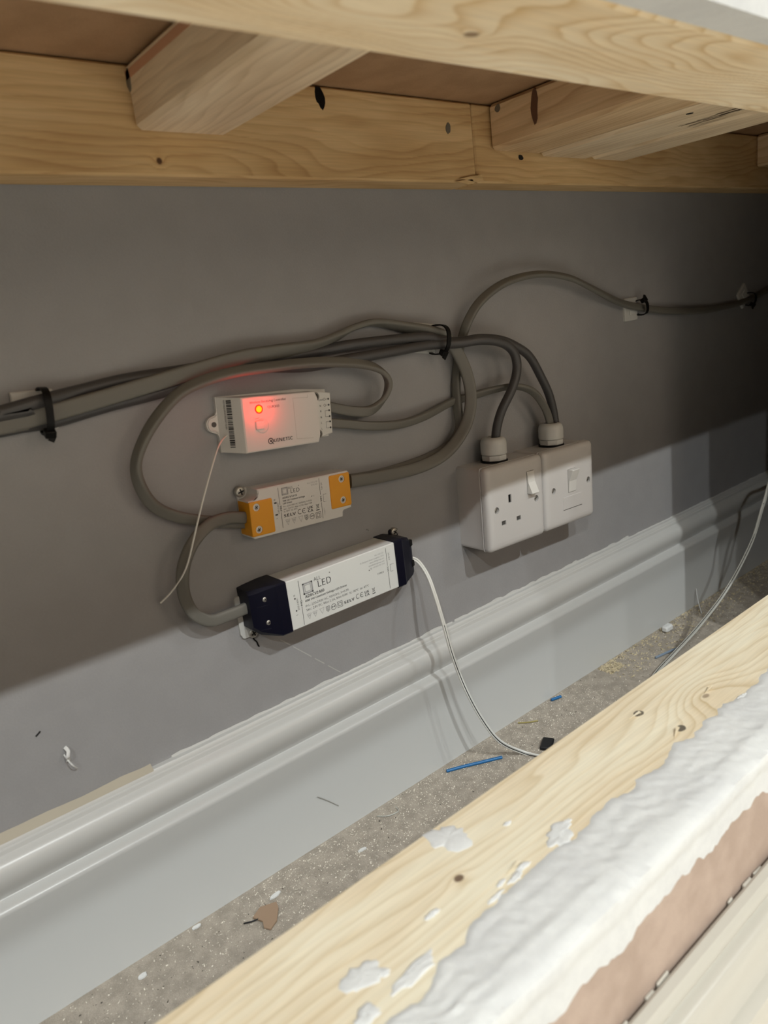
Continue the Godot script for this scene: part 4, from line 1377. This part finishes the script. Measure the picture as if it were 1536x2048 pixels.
	tag(put("round_cable", cable([[-1.35, 0.198, 0.011, 0], [-0.8, 0.203, 0.012, 0], [-0.4118, 0.2076, 0.0120, 0], [-0.3972, 0.2088, 0.0120, 0], [-0.3740, 0.2119, 0.0120, 0], [-0.3444, 0.2144, 0.0060, 0], [-0.3123, 0.2172, 0.0050, 0], [-0.2747, 0.2176, 0.0050, 0], [-0.2337, 0.2180, 0.0050, 0], [-0.1845, 0.2163, 0.0050, 0], [-0.1405, 0.2174, 0.0060, 0], [-0.1169, 0.2186, 0.0100, 0], [-0.0738, 0.2179, 0.0120, 0], [-0.0326, 0.2160, 0.0130, 0], [-0.0151, 0.2114, 0.0140, 0], [0.0099, 0.2071, 0.0150, 0], [0.0355, 0.2070, 0.0170, 0], [0.0606, 0.2027, 0.0200, 0], [0.0811, 0.1944, 0.0210, 0], [0.1004, 0.1820, 0.0220, 0], [0.1160, 0.1605, 0.0220, 0], [0.1307, 0.1361, 0.0210, 0], [0.1394, 0.1097, 0.0190, 0], [0.1407, 0.0907, 0.0180, 0]], 0.0090, 0.0090, 8, 14, 1.0), M.dark_pvc), "dark round cable along the top of the bundle, bending down to the right gland", "cable", dark)
	tag(put("round_cable", cable([[-1.35, 0.187, 0.005, 0], [-0.8, 0.193, 0.005, 0], [-0.4158, 0.1974, 0.0050, 0], [-0.3979, 0.1984, 0.0040, 0], [-0.3798, 0.1977, 0.0040, 0], [-0.3640, 0.1975, 0.0040, 0], [-0.3266, 0.2020, 0.0050, 0], [-0.2854, 0.2054, 0.0060, 0], [-0.2457, 0.2105, 0.0090, 0], [-0.2080, 0.2118, 0.0120, 0], [-0.1672, 0.2071, 0.0130, 0], [-0.1217, 0.2073, 0.0140, 0], [-0.0720, 0.2080, 0.0150, 0], [-0.0346, 0.2086, 0.0140, 0], [-0.0143, 0.2075, 0.0160, 0], [0.0047, 0.2061, 0.0200, 0], [0.0292, 0.2058, 0.0260, 0], [0.0549, 0.2000, 0.0280, 0], [0.0689, 0.1896, 0.0290, 0], [0.0725, 0.1739, 0.0290, 0], [0.0648, 0.1551, 0.0280, 0], [0.0504, 0.1338, 0.0240, 0], [0.0442, 0.1155, 0.0210, 0], [0.0439, 0.0970, 0.0180, 0]], 0.0092, 0.0092, 8, 14, 1.0), M.dark_pvc), "dark round cable along the bottom of the bundle, bending down to the left gland", "cable", dark)
	tag(put("aerial_wire", cable([[-0.2392, 0.1649, 0.0060, 0], [-0.2467, 0.1642, 0.0100, 0], [-0.2598, 0.1594, 0.0220, 0], [-0.2749, 0.1406, 0.0300, 0], [-0.2861, 0.1209, 0.0320, 0], [-0.2957, 0.1007, 0.0320, 0], [-0.3028, 0.0817, 0.0280, 0], [-0.3084, 0.0698, 0.0220, 0], [-0.3156, 0.0602, 0.0160, 0], [-0.3226, 0.0541, 0.0120, 0]], 0.0014, 0.0014, 10, 8, 1.0), M.flex), "thin white aerial wire hanging from the receiver's ear past the grey cable", "wire")
	# white twin flex of the large driver, one core marked black
	var fw := [[-0.0825, 0.0161, 0.012], [-0.074, 0.0112, 0.016], [-0.0721, -0.0016, 0.026], [-0.0732, -0.0196, 0.035], [-0.0721, -0.0489, 0.042], [-0.0689, -0.0803, 0.046], [-0.0595, -0.1203, 0.05], [-0.0469, -0.1569, 0.056], [-0.0312, -0.1865, 0.062], [-0.0065, -0.2085, 0.069], [0.0005, -0.2096, 0.088], [0.006, -0.2098, 0.14]]
	var tw := thing("twin_flex", "white twin flex hanging from the right end of the large driver to the floor", "cable")
	put("core", cable(fw, 0.0022, 0.0022, 8, 10, 1.0, null, Vector2(0.0010, 0.0)), M.flex, tw)
	put("core", cable(fw, 0.0022, 0.0022, 8, 10, 1.0, null, Vector2(-0.0011, 0.0)), M.flex, tw)
	put("marker_stripe", cable(fw.slice(4), 0.0009, 0.0007, 8, 6, 1.0, null, Vector2(-0.0006, 0.0010)), M.black, tw)
	var fr := [[1.45, 0.30, 0.16], [0.95, 0.16, 0.14], [0.5808, 0.019, 0.12], [0.47, 0.0036, 0.115], [0.4378, -0.0492, 0.11], [0.4263, -0.1018, 0.1], [0.3797, -0.1511, 0.092], [0.3212, -0.184, 0.085], [0.2643, -0.2030, 0.081], [0.2163, -0.2085, 0.085], [0.17, -0.2090, 0.10], [0.12, -0.2092, 0.13]]
	var ft := thing("twin_flex", "grey-white twin flex curving down at the right edge to the floor", "cable")
	var clear := mat(rgb(186, 184, 176), 0.3)
	put("core", cable(fr, 0.0030, 0.0030, 8, 10, 1.0, null, Vector2(0.0015, 0.0)), clear, ft)
	put("core", cable(fr, 0.0030, 0.0030, 8, 10, 1.0, null, Vector2(-0.0015, 0.0)), clear, ft)
	put("marker_stripe", cable(fr.slice(4), 0.0010, 0.0008, 8, 6, 1.0, null, Vector2(-0.0026, 0.0008)), M.steel_dark, ft)
	# adhesive mounts and the ties through them
	mount(Vector3(-0.3745, 0.2060, 0), -3.0, 0.0265, "white adhesive mount at the far left, behind the thick cable pair")
	mount(Vector3(-0.0240, 0.2145, 0), -9.0, 0.0275, "white adhesive mount behind the middle of the cable bundle")
	mount(Vector3(0.3185, 0.2117, 0), 0.0, 0.027, "white adhesive mount under the cable right of the sockets")
	mount(Vector3(0.607, 0.206, 0), 38.0, 0.026, "small white adhesive mount turned on its corner at the right edge")
	tie(Vector3(-0.3705, 0.2052, 0.0095), 0.0145, 0.0115, -6.0, -1.0, "black cable tie strapping the thick cables at the far left")
	tie(Vector3(-0.0160, 0.2118, 0.0120), 0.0128, 0.0145, -9.0, -1.0, "black cable tie around the middle of the cable bundle")
	tie(Vector3(0.3310, 0.2125, 0.0080), 0.0085, 0.0085, 6.0, 1.0, "black cable tie with its head up, right of the sockets")
	tie(Vector3(0.6160, 0.2005, 0.0070), 0.0085, 0.0080, -10.0, -1.0, "small black cable tie at the right edge of the picture")

func mount(c: Vector3, turn: float, s: float, label: String) -> void:
	var t := thing("cable_mount", label, "cable mount", c, "adhesive cable mounts")
	t.rotation.z = deg_to_rad(turn)
	var b := MB.new()
	b.loft([rr(s, s, 0.0012, 0.0, 3), rr(s, s, 0.0012, 0.0022, 3), rr(s - 0.0016, s - 0.0016, 0.001, 0.0030, 3)])
	put("pad", b, M.gland, t)
	var d := MB.new()
	d.box(Vector3(-0.005, -0.007, 0.0028), Vector3(0.005, 0.007, 0.0044), 0.0006)
	put("saddle", d, M.gland, t)

func tie(c: Vector3, ry: float, rz: float, turn: float, head: float, label: String) -> void:
	var t := thing("cable_tie", label, "cable tie", c, "black cable ties")
	t.rotation.z = deg_to_rad(turn)
	var b := MB.new()
	b.crease = 60.0
	var rings := []
	var n := 28
	for i in n + 1:
		var a := TAU * i / n
		var o := Vector3(0, signf(cos(a)) * pow(absf(cos(a)), 0.75) * ry, signf(sin(a)) * pow(absf(sin(a)), 0.75) * rz)
		var nn := Vector3(0, cos(a) / ry, sin(a) / rz).normalized()
		rings.append([o + Vector3(-0.0023, 0, 0), o + Vector3(-0.0023, 0, 0) + nn * 0.0012, o + Vector3(0.0023, 0, 0) + nn * 0.0012, o + Vector3(0.0023, 0, 0)])
	b.loft(rings, false, false)
	put("strap", b, M.black, t)
	var h := MB.new()
	h.xf = Transform3D(Basis(Vector3(1, 0, 0), -0.5 * head), Vector3(0, head * ry * 0.96, rz * 0.55))
	h.box(Vector3(-0.0034, -0.0026, -0.003), Vector3(0.0034, 0.0026, 0.0034), 0.0006)
	put("head", h, M.black, t)
	var e := MB.new()
	e.xf = Transform3D(Basis(Vector3(0, 0, 1), -0.5), Vector3(0.001, head * (ry * 0.96 + 0.0034), rz * 0.6))
	e.box(Vector3(-0.0020, -0.0024, -0.0008), Vector3(0.0020, 0.0024, 0.0008), 0.0002)
	put("cut_tail", e, M.black, t)

# ---------------------------------------------------------------- bits on the floor
func debris() -> void:
	var F := FLOOR_Y
	var blue := mat(rgb(24, 96, 150), 0.4)
	var b1 := MB.new()
	cable([[-0.0790, F + 0.0016, 0.0305, 0], [-0.062, F + 0.0017, 0.0382, 0], [-0.048, F + 0.0019, 0.0458, 0], [-0.0252, F + 0.0017, 0.0570, 0]], 0.0032, 0.0032, 6, 10, 1.0, b1)
	tag(put("wire_offcut", b1, blue), "long blue wire offcut on the concrete near the white flex", "wire offcut")
	var b2 := MB.new()
	cable([[0.0955, F + 0.0017, 0.0256, 0], [0.1085, F + 0.0017, 0.0292, 0]], 0.0034, 0.0034, 3, 10, 1.0, b2)
	tag(put("wire_offcut", b2, blue), "very short blue wire offcut farther along by the skirting", "wire offcut")
	var b3 := MB.new()
	cable([[0.255, F + 0.0017, 0.062, 0], [0.275, F + 0.002, 0.066, 0], [0.292, F + 0.0014, 0.069, 0]], 0.0036, 0.0024, 4, 8, 0.9, b3)
	tag(put("plastic_sliver", b3, mat(rgb(122, 136, 152), 0.35)), "grey-blue plastic sliver on the floor behind the right-hand flex", "debris")
	var flake := MB.new()
	flake.crease = 50.0
	flake.xf = Transform3D(Basis(Vector3(1, 0, 0), Vector3(0, 0, -1), Vector3(0, 1, 0)), Vector3(-0.305, F + 0.0008, 0.0585))
	flake.prism(PackedVector2Array([Vector2(-0.0105, 0.0075), Vector2(-0.001, 0.0125), Vector2(0.0115, 0.0075), Vector2(0.0095, 0.001), Vector2(0.0015, -0.0095), Vector2(-0.0065, -0.0135), Vector2(-0.0095, -0.008), Vector2(-0.0068, -0.002)]), 0.0, 0.0014)
	tag(put("cardboard_scrap", flake, mat(rgb(150, 126, 104), 0.85)), "torn brown scrap on the floor at lower left beside the timber", "debris")
	var tw := MB.new()
	cable([[-0.3235, F + 0.001, 0.050, 0], [-0.318, F + 0.0022, 0.0545, 0], [-0.311, F + 0.0014, 0.0555, 0]], 0.0012, 0.0012, 4, 6, 1.0, tw)
	tag(put("twig", tw, M.steel_dark), "short dark bent strand beside the brown scrap", "debris")
	var wh := MB.new()
	wh.box(Vector3(0.326, F + 0.0005, 0.028), Vector3(0.342, F + 0.009, 0.037), 0.002)
	tag(put("plaster_lump", wh, M.filler), "white lump of filler against the skirting behind the right-hand flex", "debris")
	var dk := MB.new()
	dk.xf = Transform3D(Basis(Vector3.UP, 0.5), Vector3(0.022, F, 0.0775))
	dk.box(Vector3(-0.010, 0.0, -0.006), Vector3(0.010, 0.004, 0.006), 0.001)
	tag(put("dark_scrap", dk, M.steel_dark), "dark scrap beside the lower timber near the flex end", "debris")
	var st := MB.new()
	cable([[0.430, F + 0.026, 0.0215, 0], [0.420, F + 0.012, 0.030, 0], [0.4085, F + 0.001, 0.041, 0]], 0.0016, 0.0012, 4, 6, 1.0, st)
	tag(put("white_sliver", st, M.filler), "thin white sliver leaning on the skirting at right", "debris")
	var cl := MB.new()
	cable([[-0.170, F + 0.001, 0.030, 0], [-0.163, F + 0.0018, 0.0385, 0], [-0.152, F + 0.0012, 0.040, 0], [-0.150, F + 0.0016, 0.034, 0]], 0.0011, 0.0008, 5, 6, 1.0, cl)
	tag(put("bent_wire_clip", cl, mat(rgb(176, 178, 172), 0.4)), "faint bent clear strand on the floor midway along the timber", "debris")
	var tw2 := MB.new()
	cable([[0.035, F + 0.001, 0.027, 0], [0.043, F + 0.0016, 0.036, 0], [0.052, F + 0.0012, 0.041, 0]], 0.0018, 0.0012, 4, 6, 1.0, tw2)
	tag(put("straw_bit", tw2, mat(rgb(150, 138, 84), 0.7)), "yellowish straw-like bit by the skirting right of the white flex", "debris")
	# flakes of filler lying singly
	var rg := RandomNumberGenerator.new()
	rg.seed = 404
	var list := [[-0.290, 0.043, 0.005, "larger pale flake on the floor above the brown scrap"], [-0.352, 0.0245, 0.0035, "pale flake against the skirting at lower left"], [-0.402, 0.0375, 0.004, "long pale flake on the floor at far lower left"], [-0.207, 0.055, 0.0035, "small pale flake under the timber's white patch"]]
	for l in list:
		var m := MB.new()
		m.xf = Transform3D(Basis(Vector3(1, 0, 0), Vector3(0, 0, -1), Vector3(0, 1, 0)), Vector3(l[0], F + 0.0004, l[1]))
		m.prism(blob_ring(int(l[0] * -1000), l[2], l[2] * 0.5, 9, 0.35), 0.0, 0.0012)
		tag(put("filler_flake", m, M.filler), l[3], "debris")
	# dust and crumbs nobody could count
	grit("sawdust_grit", 10000, 0.0002, 0.0009, rgb(214, 206, 192), 1, "pale dust and grit scattered over the concrete floor")
	grit("dark_grit", 700, 0.0003, 0.0010, rgb(70, 64, 58), 2, "dark specks of grit scattered over the concrete floor")
	grit("wood_crumbs", 2300, 0.0005, 0.0022, rgb(188, 174, 144), 3, "yellowish wood crumbs heaped along the skirting at right")

func grit(called: String, n: int, s0: float, s1: float, c: Color, kind: int, label: String) -> void:
	var rg := RandomNumberGenerator.new()
	rg.seed = 900 + kind
	var b := MB.new()
	b.fan_out([Vector3(1, 0.2, 0), Vector3(-0.3, 0.9, 0.4), Vector3(-0.2, 0.1, 0.9)], Vector3.ZERO)
	b.fan_out([Vector3(-0.3, 0.9, 0.4), Vector3(-0.9, 0, -0.3), Vector3(-0.2, 0.1, 0.9)], Vector3.ZERO)
	b.fan_out([Vector3(1, 0.2, 0), Vector3(0.1, 0.2, -0.9), Vector3(-0.3, 0.9, 0.4)], Vector3.ZERO)
	b.fan_out([Vector3(0.1, 0.2, -0.9), Vector3(-0.9, 0, -0.3), Vector3(-0.3, 0.9, 0.4)], Vector3.ZERO)
	b.fan_out([Vector3(1, 0.2, 0), Vector3(-0.2, 0.1, 0.9), Vector3(-0.9, 0, -0.3), Vector3(0.1, 0.2, -0.9)], Vector3(0, 0.5, 0))
	var mm := MultiMesh.new()
	mm.transform_format = MultiMesh.TRANSFORM_3D
	mm.mesh = b.done()
	mm.instance_count = n
	for i in n:
		var x := rg.randf_range(-0.52, 0.72)
		var z := 0.0215 + 0.1 * rg.randf()
		if kind == 1:
			if rg.randf() < 0.6: z = 0.0215 + 0.055 * rg.randf()
			if rg.randf() < 0.55: x = rg.randf_range(-0.32, 0.15)
		elif kind == 3:
			x = 0.19 + 0.5 * pow(rg.randf(), 1.1)
			z = 0.0215 + 0.045 * pow(rg.randf(), 1.8)
			if rg.randf() < 0.25:
				x = 0.205 + 0.03 * (rg.randf() - 0.5)
				z = 0.0225 + 0.02 * rg.randf()
		var s := lerpf(s0, s1, pow(rg.randf(), 2.2))
		var bs := Basis.from_euler(Vector3(rg.randf() * 0.8, rg.randf() * TAU, rg.randf() * 0.8)).scaled_local(Vector3(s * rg.randf_range(0.7, 1.8), s * 0.6, s * rg.randf_range(0.5, 1.0)))
		mm.set_instance_transform(i, Transform3D(bs, Vector3(x, FLOOR_Y + s * 0.1, z)))
	var o := MultiMeshInstance3D.new()
	o.multimesh = mm
	o.material_override = mat(c, 0.85)
	o.name = called
	o.set_meta("kind", "stuff")
	tag(o, label, "debris")
	add_child(o, true)
